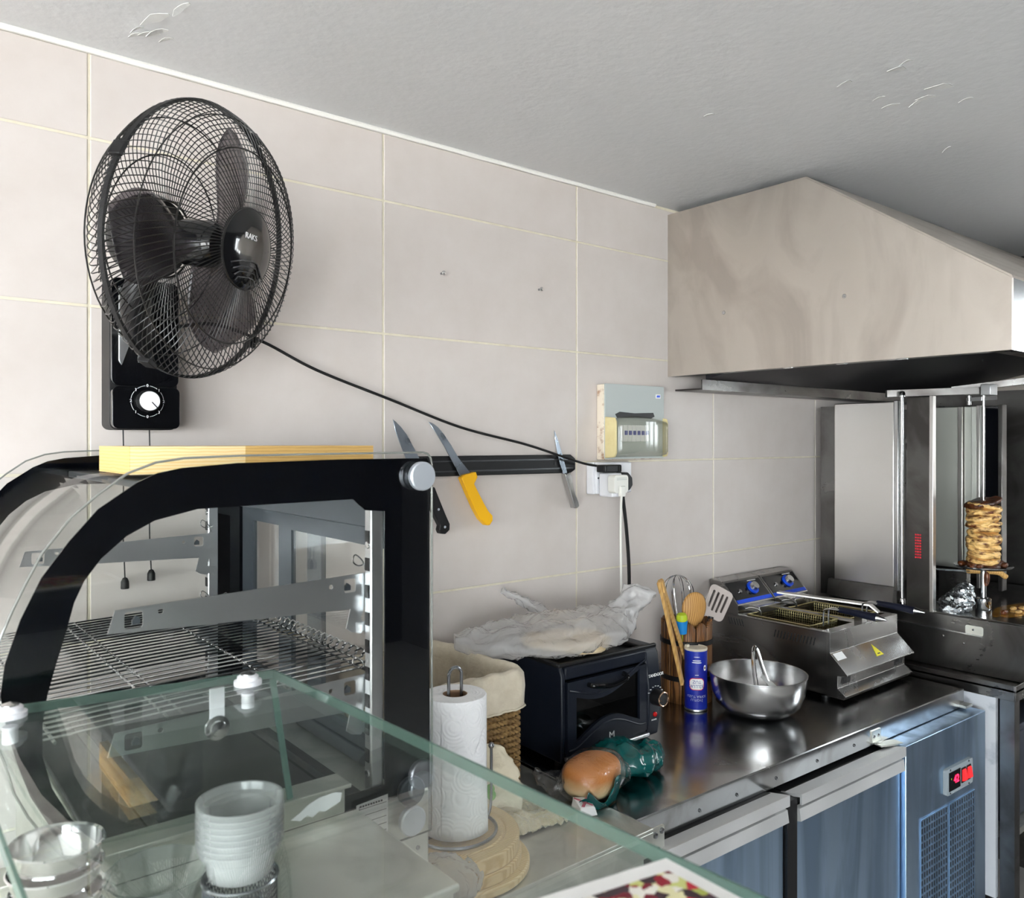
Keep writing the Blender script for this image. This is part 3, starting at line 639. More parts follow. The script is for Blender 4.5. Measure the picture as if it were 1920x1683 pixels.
# ================================================================== topping unit with glass guard (foreground)
tu = thing('topping_unit', 'stainless topping unit with a clear glass shelf in the foreground', 'counter unit', (.16, -1.1, .90))
MB().box(-.10, .43, -.996, -.800, 1.208, 1.216).build('ledge', 'steel_sheet', tu, bev=.003)
MB().box(-.095, .426, -.990, -.805, .90, 1.208).build('rear_body', 'steel_sheet', tu)
MB().box(-.095, .426, -1.39, -.990, .90, 1.02).build('well', 'steel_sheet', tu)
rl = MB(); rl.box(-.10, .414, -.802, -.798, 1.216, 1.243); rl.box(-.10, .420, -.806, -.770, 1.243, 1.2475); rl.build('back_rail', 'steel_sheet', tu, bev=.001)
MB().prism([[(.352, 1.226), (.362, 1.231), (.372, 1.237), (.384, 1.241), (.402, 1.242), (.410, 1.239), (.408, 1.230), (.398, 1.227), (.390, 1.224), (.384, 1.227), (.376, 1.222), (.370, 1.226), (.362, 1.222)]], XZ(-.802), .0006).build('label_residue', 'paperwhite', tu, smooth=0)
GZ = 1.385
quad = [(.334, -.800), (.068, -.757), (.068, -1.40), (.366, -1.40)]
gs = MB().prism([quad], lambda u, v, w: (u, v, GZ - .008 + w), .008).build('glass_shelf', 'glass_green', tu, smooth=0)
for a, b in ((0, 1), (1, 2), (3, 0)):
    p, q = quad[a], quad[b]; MB().bar((p[0], p[1], GZ - .004), (q[0], q[1], GZ - .004), .0022, .0082).build('glass_edge', 'glass_edge', gs, smooth=0)
pn = [(.072, -.768, 1.248), (.352, -.803, 1.248), (.333, -.803, 1.376), (.072, -.768, 1.376)]
gp = MB().hexa([Vector(pn[0]) + Vector((0, 0, 0)), pn[1], Vector(pn[1]) + Vector((0, .006, 0)), Vector(pn[0]) + Vector((0, .006, 0)), pn[3], pn[2], Vector(pn[2]) + Vector((0, .006, 0)), Vector(pn[3]) + Vector((0, .006, 0))]).build('rear_pane', 'glass_green', tu, smooth=0)
MB().bar(Vector(pn[1]) + Vector((0, .003, 0)), Vector(pn[2]) + Vector((0, .003, 0)), .0062, .0022, up=(0, 1, 0)).build('glass_edge', 'glass_edge', gp, smooth=0)
for x, y in ((.103, -.795), (.295, -.832)):
    MB().lathe([(.013, 0), (.013, .004), (.010, .005), (.010, .008), (.006, .0105), (0, .011)], (x, y, GZ), 20).build('standoff_bolt', 'white', tu, smooth=30)
    MB().lathe([(.007, 0), (.007, .002), (0, .004)], (x, y, GZ + .009), 16).build('bolt_head', 'chrome_r', tu)
    MB().cyl((x, y, GZ - .008), (x, y, GZ - .022), .006).build('standoff_post', 'white', tu)
    bx = x - .018; by = -.768 - (bx - .072) * .125
    MB().box(bx - .007, bx + .007, by - .006, by - .003, 1.335, 1.377).build('angle_strap', 'white', tu)
    MB().lathe([(.012, 0), (.012, .003), (.008, .004), (.007, .006), (0, .0075)], (bx, by - .004, 1.338), 20, Matrix.Rotation(math.radians(90), 3, 'X')).build('standoff_bolt', 'chrome_r', tu, smooth=30)

# mesh cup with a stack of tubs, steel cups, cut-glass bowl
mc = thing('mesh_cup', 'fine wire mesh cup under the stack of plastic tubs', 'cup', (.246, -.943, 1.216))
mw = MB(); n = 60
for i in range(n):
    a = 2 * math.pi * i / n
    for s_ in (-1, 1):
        mw.tube([(.246 + .029 * math.cos(a + s_ * .5 * t), -.943 + .029 * math.sin(a + s_ * .5 * t), 1.217 + .046 * t) for t in (0, .25, .5, .75, 1)], .0006, 3)
mw.build('mesh', 'wire', mc)
for z in (1.218, 1.263): MB().tube([(.246 + .0295 * math.cos(i * .2094), -.943 + .0295 * math.sin(i * .2094), z) for i in range(30)], .0016, 6, closed=True).build('rim_ring', 'wire', mc)
MB().lathe([(.0285, 0), (.0285, .001)], (.246, -.943, 1.2165), 28).build('base', 'wire', mc)
tub0 = None
for k in range(8):
    z = 1.2655 + k * .0048
    lab = 'topmost frosted plastic tub of the nested stack under the glass shelf' if k == 7 else ('lowest frosted plastic tub, its round bottom resting on the mesh cup' if k == 0 else 'frosted plastic tub nested within the middle of the stack')
    if tub0 is None:
        prof = [(0, .0004), (.022, .0), (.0255, .0015), (.0285, .018), (.0325, .0205), (.0338, .026), (.0348, .0265), (.0348, .0278), (.0330, .0275), (.0318, .0215), (.0278, .0195), (.0248, .0025), (.0215, .0012), (0, .0013)]
        tub0 = one('plastic_tub', MB().lathe(prof, (.246, -.943, z), 40), 'tub', lab, 'tub', (.246, -.943, z), 'nested plastic tubs', smooth=40)
    else:
        o = share('plastic_tub', tub0, None, (.246, -.943, z)); tag(o, lab, 'tub', 'nested plastic tubs')
cup0 = None
for k in range(4):
    z = 1.2165 + k * .0185; c = (.125, -.868, z)
    lab = 'topmost small stainless cup in the stack at the lower left' if k == 3 else 'small stainless cup nested in the stack below the topmost one'
    if cup0 is None:
        prof = [(0, 0), (.026, 0), (.029, .003), (.0335, .026), (.0355, .0272), (.0345, .0285), (.0325, .0272), (.028, .004), (.025, .0015), (0, .0015)]
        cup0 = one('steel_cup', MB().lathe(prof, c, 36), 'chrome', lab, 'cup', c, 'nested steel cups', smooth=40)
    else: o = share('steel_cup', cup0, None, c); o.rotation_euler = (0, .04 * (k % 2), 0); tag(o, lab, 'cup', 'nested steel cups')
prof = [(0, .003), (.02, .0), (.026, .001), (.036, .014), (.043, .030), (.0445, .032), (.0425, .032), (.034, .016), (.024, .004), (0, .0045)]
one('glass_bowl', MB().lathe(prof, (.205, -.862, 1.2165), 48, fn=lambda r, h, a: r * (1 + .02 * math.cos(12 * a) * (h > .01))), 'cutglass', 'fluted clear glass bowl between the steel cups and the tubs', 'bowl', smooth=25)

# laminated salad photo lying on the glass shelf
N = Nodes('salad_photo_print'); p = N.n('ShaderNodeBsdfPrincipled', Roughness=0.25); N.l(p.outputs[0], N.out.inputs[0])
vec = N.coords((130, 130, 130)); nd = N.n('ShaderNodeTexNoise', Scale=1.3, Detail=2.0); N.l(vec, nd.inputs['Vector'])
mv = N.n('ShaderNodeVectorMath', operation='MULTIPLY_ADD'); mv.inputs[1].default_value = (.8, .8, .8); N.l(nd.outputs['Color'], mv.inputs[0]); N.l(vec, mv.inputs[2])
vo = N.n('ShaderNodeTexVoronoi', Scale=1.0); N.l(mv.outputs[0], vo.inputs['Vector'])
sp = N.n('ShaderNodeSeparateColor'); N.l(vo.outputs['Color'], sp.inputs[0]); r = N.n('ShaderNodeValToRGB'); r.color_ramp.interpolation = 'CONSTANT'
cols = [(150, 24, 44), (232, 226, 180), (46, 20, 34), (190, 40, 60), (206, 210, 130), (120, 20, 40), (240, 236, 226), (60, 30, 44), (178, 186, 96)]
r.color_ramp.elements[0].color = lin(cols[0]) + (1,)
for i, c in enumerate(cols[1:-1]): e = r.color_ramp.elements.new((i + 1) / len(cols)); e.color = lin(c) + (1,)
r.color_ramp.elements[-1].position = (len(cols) - 1) / len(cols); r.color_ramp.elements[-1].color = lin(cols[-1]) + (1,)
N.l(sp.outputs[0], r.inputs[0]); N.l(r.outputs[0], p.inputs['Base Color']); M['salad'] = N.m
mc_ = thing('menu_card', 'white-bordered salad photo card lying on the glass shelf', 'card', (.25, -1.33, GZ + .0005))
cq = [(.352, -1.303), (.130, -1.262), (.130, -1.40), (.350, -1.40)]
card = MB().prism([cq], lambda u, v, w: (u, v, GZ + .0005 + w), .0015).build('card', 'paperwhite', mc_, smooth=0)
cq2 = [(.342, -1.313), (.142, -1.277), (.142, -1.395), (.340, -1.395)]
MB().prism([cq2], lambda u, v, w: (u, v, GZ + .0021 + w), .0004).build('photo_print', 'salad', mc_, smooth=0, label='colour print of chopped salad')

# ================================================================== wall fan
C = Vector((.433, -.285, 1.934)); ax = Vector((.580, -.815, -.17)).normalized()
xr = Vector((0, 0, 1)).cross(ax).normalized(); yu = ax.cross(xr).normalized()      # right and up as seen from in front of the fan
FR = Matrix((xr, yu, ax)).transposed()
wf = thing('wall_fan', 'black wall fan with round wire cage and white-faced speed dial', 'fan', (.402, -.004, 1.64))
def fp(r, a, h): return C + FR @ Vector((r * math.cos(a), r * math.sin(a), h))
def prof_at(prof, t):
    k = t * (len(prof) - 1); i = min(len(prof) - 2, int(k)); q = k - i
    return prof[i][0] * (1 - q) + prof[i + 1][0] * q, prof[i][1] * (1 - q) + prof[i + 1][1] * q
FRONT = [(.062, .080), (.090, .078), (.125, .072), (.160, .062), (.187, .047), (.204, .028), (.213, .010), (.2165, -.004), (.212, -.010)]
REAR = [(.060, -.070), (.10, -.074), (.14, -.072), (.172, -.060), (.195, -.042), (.208, -.022), (.2155, -.006), (.2145, .004)]
def grille(name, prof, n, twist, rw, rings):
    mb = MB()
    for i in range(n):
        a0 = 2 * math.pi * i / n
        mb.tube([fp(*(lambda rh, t: (rh[0], a0 + twist * t, rh[1]))(prof_at(prof, t), t)) for t in [k / 12 for k in range(13)]], rw, 4)
    for (r, h, w) in rings: mb.tube([fp(r, 2 * math.pi * k / 72, h) for k in range(72)], w, 5, closed=True)
    return mb.build(name, 'wireblack', wf, smooth=60)
grille('front_grille', FRONT, 110, .42, .00085, ((.0625, .0805, .002), (.150, .0655, .0014), (.195, .038, .0012)))
grille('rear_grille', REAR, 96, -.34, .00085, ((.061, -.071, .002), (.130, -.0735, .0013), (.185, -.055, .0013)))
MB().lathe([(.2115, -.004), (.2160, -.004), (.2160, .004), (.2115, .004), (.2115, -.004)], C, 72, FR, full=False).build('rim_band', 'black', wf)
for a in (1.15, 2.75, 4.3, 5.6):
    p = fp(.218, a, 0); d = (fp(.218, a + .05, 0) - fp(.218, a - .05, 0)).normalized(); MB().bar(p - d * .011, p + d * .011, .020, .007, up=(p - C)).build('rim_clip', 'black', wf, bev=.001)
hub = MB().lathe([(0, .092), (.028, .0907), (.050, .087), (.0625, .082), (.0625, .076), (0, .076)], C, 40, FR).build('badge', 'blackgloss', wf, smooth=50)
def hubp(x, y, lift=.0005): rr = x * x + y * y; return C + FR @ Vector((x, y, .092 - 1.75 * rr - (max(0, rr - .0025) * .8) + lift))
lettering('RAKS', .0125, 'print_white', wf, (0, 0, 0), (1, 0, 0), (0, 1, 0), wrap=lambda co: hubp(co.x - .010, co.y + .018, .001 + co.z))
for k in range(4):
    y0 = -.018 - k * .0085
    MB().tube([hubp(x, y, .0012) for x, y in [(-.045 + .006 * k, y0 - .010), (-.024, y0 - .003), (0, y0), (.014, y0 - .001), (.025, y0 - .010), (.040 - .004 * k, y0 - .022)] if x * x + y * y < .0037], .0011, 5).build('chevron_rib', 'wire', hub)
# blades, motor, neck
M['smoke'] = glass_mat('smoky_translucent_blade', (.62, .60, .62), 1.0, .15, haze=.25, hazecol=(.07, .06, .07))
MB().lathe([(0, .035), (.03, .033), (.037, .02), (.037, -.03), (0, -.03)], C, 28, FR).build('blade_hub', 'blackgloss', wf, smooth=40)
for a0 in (math.radians(178), math.radians(298), math.radians(58)):
    def bl(u, v, a0=a0):
        r = .034 + u * .156; wd = math.radians(30 + 32 * math.sin(math.pi * min(1, .15 + .75 * u))); a = a0 + (v - .5) * wd * (1 - .25 * u ** 6) + .25 * u
        return fp(r, a, -.002 + .030 * (v - .5) * (1.2 - .4 * u))
    MB().grid(bl, 14, 12).build('fan_blade', 'smoke', wf, solid=.002, smooth=60)
MB().lathe([(0, -.150), (.040, -.147), (.058, -.138), (.066, -.12), (.068, -.090), (.060, -.076), (0, -.076)], C, 36, FR).build('motor_housing', 'black', wf, smooth=50)
v = MB()
for k in range(10):
    a = math.radians(60 + k * 8); v.bar(fp(.0685, a, -.095), fp(.0685, a, -.107), .004, .002, up=fp(1, a, 0) - C)
v.build('motor_vents', 'wire', wf)
mcn = C + ax * -.115
MB().tube(smooth_path([mcn + Vector((0, 0, -.06)), mcn + Vector((-.005, .03, -.11)), Vector((.400, -.06, 1.80)), Vector((.402, -.05, 1.76))], 6), .024, 16).build('neck', 'black', wf)
bx0, bx1, bz0, bz1 = .3456, .4590, 1.6394, 1.905
MB().prism([rrect(bx0, bx1, bz0, bz1, .012)], XZ(-.002), .058).build('housing', 'black', wf, bev=.002)
MB().prism([rrect(bx0 + .001, bx1, bz0 + .002, 1.715, .010)], XZ(-.060), .017).build('control_panel', 'blackgloss', wf, bev=.003, seg=3)
MB().prism([rrect(bx0 + .001, bx1, 1.717, bz1, .012)], XZ(-.060), .010).build('upper_cover', 'blackgloss', wf, bev=.003, seg=3)
MB().prism([[(bx0 + .012, 1.76), (bx0 + .017, 1.752), (bx0 + .030, 1.79), (bx0 + .030, 1.88), (bx0 + .012, 1.89)]], XZ(-.070), .003).build('chrome_accent', 'alu', wf, bev=.001)
kc = (.4035, 1.690)
ring = MB()
for k in range(8):
    a0 = math.radians(90 - 45 * k - 8); a1 = math.radians(90 - 45 * k - 37)
    ring.tube([(kc[0] + .0275 * math.cos(a0 + (a1 - a0) * t), -.0775, kc[1] + .0275 * math.sin(a0 + (a1 - a0) * t)) for t in (0, .25, .5, .75, 1)], .00035, 4)
ring.build('dial_scale', 'print_white', wf)
for k, ch in enumerate('01230123'):
    a = math.radians(90 - 45 * k); lettering(ch, .0072, 'print_white', wf, (kc[0] + .0275 * math.cos(a), -.0776, kc[1] + .0275 * math.sin(a)), (1, 0, 0), (0, 0, 1), 'dial_numeral')
RXm = Matrix.Rotation(math.radians(90), 3, 'X')
kb = MB().lathe([(.0195, 0), (.0190, .014), (.0175, .016), (0, .016)], (kc[0], -.077, kc[1]), 36, RXm, fn=lambda r, h, a: r * (1 + .02 * math.cos(24 * a) * (h < .014))).build('dial_knob', 'black', wf)
MB().lathe([(.0170, .016), (.0165, .0172), (0, .0174)], (kc[0], -.077, kc[1]), 36, RXm).build('knob_face', 'white', kb)
MB().bar((kc[0] + .003, -.0947, kc[1] - .002), (kc[0] + .0125, -.0947, kc[1] - .0125), .0014, .0008, up=(0, 1, 0)).build('pointer', 'black', kb)
for x, z1 in ((.3735, 1.372), (.4180, 1.382)):
    pc = MB().tube(smooth_path([(x, -.035, 1.645), (x + .001, -.035, 1.58), (x, -.036, 1.46), (x + .003, -.036, z1)], 4), .0012, 6).build('pull_cord', 'blackrubber', wf)
    MB().lathe([(0, .012), (.004, .010), (.0068, .004), (.0072, -.008), (.0066, -.009), (0, -.009)], (x + .003, -.036, z1 - .008), 18).build('cord_bell', 'black', pc, smooth=40)
cord = [(.455, -.03, 1.83), (.54, -.02, 1.845), (.6359, -.02, 1.8195), (.7568, -.014, 1.769), (.937, -.012, 1.7125), (1.1273, -.014, 1.6525), (1.3268, -.016, 1.6115), (1.4557, -.034, 1.575), (1.534, -.032, 1.5567), (1.606, -.052, 1.5466)]
MB().tube(smooth_path(cord, 8), .0032, 8).build('power_cord', 'blackrubber', wf)

M['ivory_w'] = mat('aged_white_plastic', (228, 227, 220), 0.45)

# ================================================================== knife rack and knives
kr = thing('knife_rack', 'long black magnetic knife bar screwed to the tiled wall', 'knife rack', (1.245, -.002, 1.536))
MB().prism([[(.985, 1.541), (.990, 1.536), (1.490, 1.534), (1.507, 1.543), (1.507, 1.572), (1.490, 1.583), (.990, 1.584), (.985, 1.578)]], XZ(-.001), .014).build('bar', 'black', kr, bev=.002)
for z in (1.572, 1.570, 1.548, 1.546): MB().box(.988, 1.498, -.0160, -.0145, z - .0007, z + .0007).build('magnet_strip', 'wire', kr)
for x in (1.045, 1.432): MB().lathe([(.004, 0), (.004, .0008), (0, .001)], (x, -.0148, 1.559), 12, RXm).build('screw_recess', 'black', kr)
def knife(name, label, blade, handle, hm, rivets=(), yb=-.018, bolster=None):
    t = thing(name, label, 'knife', (blade[0][0], yb, min(z for _, z in handle)), group='knives on the magnetic bar')
    MB().prism([blade], XZ(yb), .0022).build('blade', 'blademetal', t, bev=.0006, seg=1)
    MB().prism([handle], XZ(yb + .007), .017).build('handle', hm, t, bev=.002, seg=2)
    for (x, z) in rivets: MB().lathe([(.0032, 0), (.003, .0006), (0, .0008)], (x, yb - .0101, z), 12, RXm).build('rivet', 'capsteel', t)
knife('chef_knife', 'black riveted kitchen knife half hidden behind the display case', [(.9384, 1.668), (.947, 1.662), (.960, 1.651), (.975, 1.634), (.989, 1.612), (1.000, 1.594), (1.0116, 1.575), (1.040, 1.512), (1.022, 1.512), (.985, 1.560), (.9717, 1.5814), (.957, 1.614), (.945, 1.642)],
      [(1.020, 1.516), (1.046, 1.512), (1.058, 1.486), (1.076, 1.448), (1.0885, 1.424), (1.088, 1.410), (1.076, 1.401), (1.062, 1.403), (1.058, 1.412), (1.061, 1.422), (1.046, 1.448), (1.028, 1.484)], 'black', ((1.037, 1.500), (1.056, 1.460), (1.074, 1.418)))
knife('butcher_knife', 'yellow-handled butcher knife hanging on the magnetic bar', [(1.0335, 1.664), (1.045, 1.661), (1.060, 1.652), (1.078, 1.634), (1.097, 1.610), (1.118, 1.580), (1.1605, 1.535), (1.128, 1.528), (1.105, 1.564), (1.078, 1.606), (1.056, 1.636)],
      [(1.122, 1.531), (1.130, 1.538), (1.165, 1.545), (1.170, 1.532), (1.160, 1.516), (1.172, 1.496), (1.190, 1.467), (1.203, 1.448), (1.216, 1.436), (1.216, 1.424), (1.207, 1.413), (1.196, 1.414), (1.178, 1.430), (1.160, 1.458), (1.140, 1.496)], 'yellow')
knife('paring_knife', 'small all-steel paring knife near the socket end of the bar', [(1.4253, 1.648), (1.432, 1.638), (1.440, 1.620), (1.449, 1.598), (1.456, 1.580), (1.472, 1.535), (1.458, 1.532), (1.446, 1.560), (1.4365, 1.590), (1.429, 1.622)],
      [(1.457, 1.534), (1.462, 1.530), (1.476, 1.537), (1.482, 1.524), (1.487, 1.500), (1.496, 1.475), (1.507, 1.455), (1.509, 1.445), (1.500, 1.439), (1.491, 1.440), (1.484, 1.462), (1.474, 1.488), (1.465, 1.510)], 'chrome_r')

# ================================================================== fuse box, socket, plugs
fb = thing('fuse_box', 'grey fuse box with a bulging smoky cover under the hood edge', 'fuse box', (1.725, -.003, 1.565))
MB().box(1.600, 1.846, -.028, -.002, 1.567, 1.776).build('casing', 'cream_side', fb, bev=.002)
MB().prism([rrect(1.603, 1.848, 1.569, 1.778, .004)], XZ(-.028), .004).build('face_plate', 'greyplate', fb, bev=.001)
MB().prism([[(1.642, 1.694), (1.660, 1.701), (1.72, 1.698), (1.80, 1.701), (1.806, 1.690), (1.790, 1.684), (1.65, 1.684)]], XZ(-.032), .0012).build('cable_gap', 'black', fb, smooth=0)
MB().box(1.635, 1.80, -.034, -.0322, 1.600, 1.672).build('breaker_recess', 'greyplate', fb)
for k in range(6):
    b = MB().box(1.662 + k * .0175, 1.678 + k * .0175, -.046, -.034, 1.618, 1.664).build('breaker', 'white', fb, bev=.001)
    MB().box(1.666 + k * .0175, 1.674 + k * .0175, -.050, -.046, 1.636, 1.648).build('breaker_toggle', 'blue', b)
cv = MB(); nv = 9
def cov(u, v):
    x = 1.609 + u * .233; ed = min(1, min(u, 1 - u) * 9) ** .5; vd = min(1, min(v, 1 - v) * 7) ** .5
    return (x, -.032 - (.040 + .010 * math.sin(math.pi * u)) * min(ed, vd), 1.574 + v * (.104 + .012 * math.sin(math.pi * u)))
cv.grid(cov, 25, 15); cv.build('cover', 'cover', fb, smooth=60)
for x0, x1, q in ((1.602, 1.609, 1), (1.842, 1.847, .45)): MB().prism([[(-.031, 1.572), (-.031 - .035 * q, 1.575), (-.031 - .041 * q, 1.586), (-.031 - .041 * q, 1.672), (-.031 - .035 * q, 1.683), (-.031, 1.686)]], lambda u, v, w, x0=x0: (x0 + w, u, v), x1 - x0).build('cover_cheek', 'ivory', fb, bev=.002)
lg = MB().box(1.812, 1.832, -.0334, -.0320, 1.743, 1.755).build('maker_badge', 'print_white', fb)
MB().prism([[(1.814, 1.746), (1.828, 1.746), (1.830, 1.752), (1.816, 1.752)]], XZ(-.0334), .0004).build('badge_mark', 'brightblue', lg, smooth=0)

so = thing('wall_socket', 'white double wall socket below the fuse box', 'socket', (1.635, -.002, 1.47))
MB().box(1.560, 1.706, -.026, -.002, 1.474, 1.561).build('back_box', 'white', so, bev=.002)
MB().box(1.567, 1.707, -.034, -.026, 1.475, 1.560).build('face_plate', 'white', so, bev=.003)
MB().lathe([(.003, 0), (.0025, .002), (0, .0025)], (1.574, -.034, 1.518), 10, RXm).build('screw', 'wire', so)
ad = thing('plug_adaptor', 'white cube adaptor plugged into the socket', 'adaptor', (1.592, -.062, 1.468))
MB().box(1.570, 1.615, -.090, -.040, 1.469, 1.533).build('body', 'white', ad, bev=.004)
MB().box(1.584, 1.600, -.040, -.034, 1.49, 1.51).build('pins', 'chrome_r', ad)
pl = thing('black_plug', 'flat black plug of the fan lead above the adaptor', 'plug', (1.585, -.066, 1.535))
MB().prism([[(-.032, -.016), (.028, -.016), (.034, -.010), (.034, .012), (.028, .022), (-.030, .022), (-.036, .01), (-.036, -.008)]], lambda u, v, w: (1.585 + u, -.068 + v, 1.535 + w), .020).build('body', 'black', pl, bev=.003)
for x in (1.578, 1.592): MB().cyl((x, -.046, 1.545), (x, -.034, 1.545), .003).build('pin', 'chrome_r', pl)
for x in (1.600, 1.608): MB().box(x, x + .003, -.0855, -.082, 1.538, 1.552).build('grip_rib', 'blackrubber', pl)
pw = thing('white_plug', 'white three-pin plug with a cream flex on the adaptor', 'plug', (1.58, -.105, 1.475))
MB().prism([rrect(1.553, 1.606, 1.481, 1.529, .009)], lambda u, v, w: (u, -.091 - w, v), .024).build('body', 'ivory_w', pw, bev=.004)
MB().box(1.572, 1.590, -.121, -.110, 1.472, 1.500).build('cord_grip', 'ivory_w', pw, bev=.002)
for z in (1.521, 1.517): MB().box(1.562, 1.600, -.1158, -.1148, z - .0006, z + .0006).build('raised_rib', 'greyplate', pw)
MB().tube(smooth_path([(1.580, -.115, 1.474), (1.583, -.110, 1.44), (1.588, -.104, 1.36), (1.594, -.10, 1.25), (1.600, -.096, 1.12), (1.602, -.09, 1.0), (1.600, -.085, .908)], 6), .0032, 8).build('flex', 'ivory_w', pw)
pb = thing('oven_plug', 'black plug and thick black cable hanging beside the white plug', 'plug', (1.62, -.09, 1.472))
MB().prism([[(1.606, 1.534), (1.632, 1.534), (1.648, 1.520), (1.650, 1.500), (1.640, 1.488), (1.622, 1.480), (1.606, 1.484)]], lambda u, v, w: (u, -.066 - w, v), .026).build('body', 'black', pb, bev=.003)
MB().box(1.6155, 1.630, -.066, -.050, 1.500, 1.520).build('pin_carrier', 'black', pb)
MB().tube(smooth_path([(1.618, -.082, 1.484), (1.622, -.082, 1.455), (1.636, -.080, 1.38), (1.648, -.078, 1.28), (1.652, -.075, 1.20), (1.648, -.072, 1.12), (1.635, -.07, 1.03), (1.62, -.07, .910)], 8), .0048, 8).build('cable', 'blackrubber', pb)

# ================================================================== things on the steel table
bz = .902
for nm, (cx, cy, z0, h, R, m), lab in (('round_board', (.795, -.475, bz, .014, .122, 'pine2'), 'pale thin round board at the bottom of the board stack'),
                                       ('round_board', (.786, -.473, bz + .014, .020, .116, 'pine'), 'round wooden board in the middle of the board stack'),
                                       ('round_board', (.784, -.472, bz + .034, .027, .115, 'pine'), 'thick round board with a groove, topmost under the paper towels')):
    mb = MB().lathe([(0, 0), (R - .003, 0), (R, .003), (R, h - .003), (R - .003, h)] + ([(R - .022, h), (R - .024, h - .002), (R - .027, h - .002), (R - .029, h)] if h > .025 else []) + [(0, h)], (cx, cy, z0), 64)
    t = thing(nm, lab, 'board', (cx, cy, z0), group='round wooden boards'); mb.build('disc', m, t, smooth=40)
    k = 1
    for x in (-.055, 0, .052):
        dz = math.sqrt(R * R - x * x) - .004
        MB().box(cx + x - .0004, cx + x + .0004, cy - dz, cy + dz, z0 + h - .0002, z0 + h + .0002).build('glue_joint', 'pine', t)
tz = bz + .061
th_ = thing('towel_holder', 'bent wire paper towel stand on the round boards', 'holder', (.787, -.478, tz))
MB().tube([(.787 + .070 * math.cos(i * .1496), -.478 + .070 * math.sin(i * .1496), tz + .003) for i in range(42)], .003, 8, closed=True).build('base_ring', 'wire', th_)
MB().tube(smooth_path([(.774, -.478, tz + .003), (.774, -.478, tz + .10), (.774, -.478, tz + .245), (.776, -.478, tz + .268), (.787, -.478, tz + .275), (.798, -.478, tz + .268), (.800, -.478, tz + .245), (.800, -.478, tz + .10), (.800, -.478, tz + .003)], 6), .0028, 8).build('post', 'wire', th_)
MB().tube(smooth_path([(.72, -.478, tz + .003), (.787, -.478, tz + .0032), (.857, -.478, tz + .003)], 4), .0025, 8).build('base_bar', 'wire', th_)
MB().tube(smooth_path([(.857, -.478, tz + .003), (.866, -.474, tz + .02), (.869, -.472, tz + .06), (.869, -.472, tz + .118)], 6), .0026, 8).build('side_arm', 'wire', th_)
MB().lathe([(0, -.006), (.004, -.004), (.0055, 0), (.004, .004), (0, .006)], (.869, -.472, tz + .122), 12).build('arm_knob', 'wire', th_)
# paper towel roll with a loose flap
N = Nodes('spiral_embossed_paper'); p = N.n('ShaderNodeBsdfPrincipled', Roughness=.9); p.inputs['Base Color'].default_value = lin((242, 242, 243)) + (1,); N.l(p.outputs[0], N.out.inputs[0])
tc = N.n('ShaderNodeTexCoord'); vo = N.n('ShaderNodeTexVoronoi', Scale=26.0); N.l(tc.outputs['Object'], vo.inputs['Vector'])
mm = N.n('ShaderNodeMath', operation='MULTIPLY'); mm.inputs[1].default_value = 42.0; N.l(vo.outputs['Distance'], mm.inputs[0])
sn = N.n('ShaderNodeMath', operation='SINE'); N.l(mm.outputs[0], sn.inputs[0]); bp = N.n('ShaderNodeBump', Strength=.3, Distance=.0012); N.l(sn.outputs[0], bp.inputs['Height']); N.l(bp.outputs[0], p.inputs['Normal']); M['towel'] = N.m
pr = thing('paper_towel_roll', 'white embossed paper towel roll on the wire stand', 'paper roll', (.787, -.478, tz + .004))
MB().lathe([(.021, .0), (.0525, .0), (.0535, .002), (.0535, .223), (.052, .225), (.021, .225), (.021, .0)], (.787, -.478, tz + .006), 56, full=False).build('roll', 'towel', pr, smooth=50)
MB().lathe([(.0212, .001), (.0212, .2245), (.0198, .2245), (.0198, .001), (.0212, .001)], (.787, -.478, tz + .006), 32, full=False).build('core', 'card', pr)
def flap(u, v):
    a = math.radians(-150 + 95 * u); top = .205 - .10 * math.exp(-((u - .60) / .20) ** 2) * .5 - .03 * u; r = .0545 + .004 * u * (1 - v) * (u > .2)
    zz = tz + .008 + (top) * v
    return (.787 + r * math.cos(a), -.478 + r * math.sin(a), zz)
MB().grid(flap, 30, 12).build('loose_sheet', 'towel', pr, solid=.0006, smooth=60)

# wicker basket with linen liner
wk = thing('wicker_basket', 'seagrass basket with a folded linen liner beside the toaster oven', 'basket', (.92, -.20, bz))
bx0, bx1, by0, by1 = .80, 1.045, -.345, -.05
def ringpt(t, off=0.0, r=.025):
    w_, d_ = bx1 - bx0 + 2 * off - 2 * r, by1 - by0 + 2 * off - 2 * r; per = [w_, math.pi * r / 2, d_, math.pi * r / 2, w_, math.pi * r / 2, d_, math.pi * r / 2]; tot = sum(per); s = (t % 1) * tot
    cx0, cx1, cy0, cy1 = bx0 - off + r, bx1 + off - r, by0 - off + r, by1 + off - r
    segs = [((cx0, by0 - off), (1, 0), None), ((cx1, cy0), None, -90), ((bx1 + off, cy0), (0, 1), None), ((cx1, cy1), None, 0), ((cx1, by1 + off), (-1, 0), None), ((cx0, cy1), None, 90), ((bx0 - off, cy1), (0, -1), None), ((cx0, cy0), None, 180)]
    for (p, d, a), L_ in zip(segs, per):
        if s <= L_ + 1e-9:
            if d: return p[0] + d[0] * s, p[1] + d[1] * s
            an = math.radians(a + 90 * s / L_); return p[0] + r * math.cos(an), p[1] + r * math.sin(an)
        s -= L_
    return bx0, by0
rows = 18
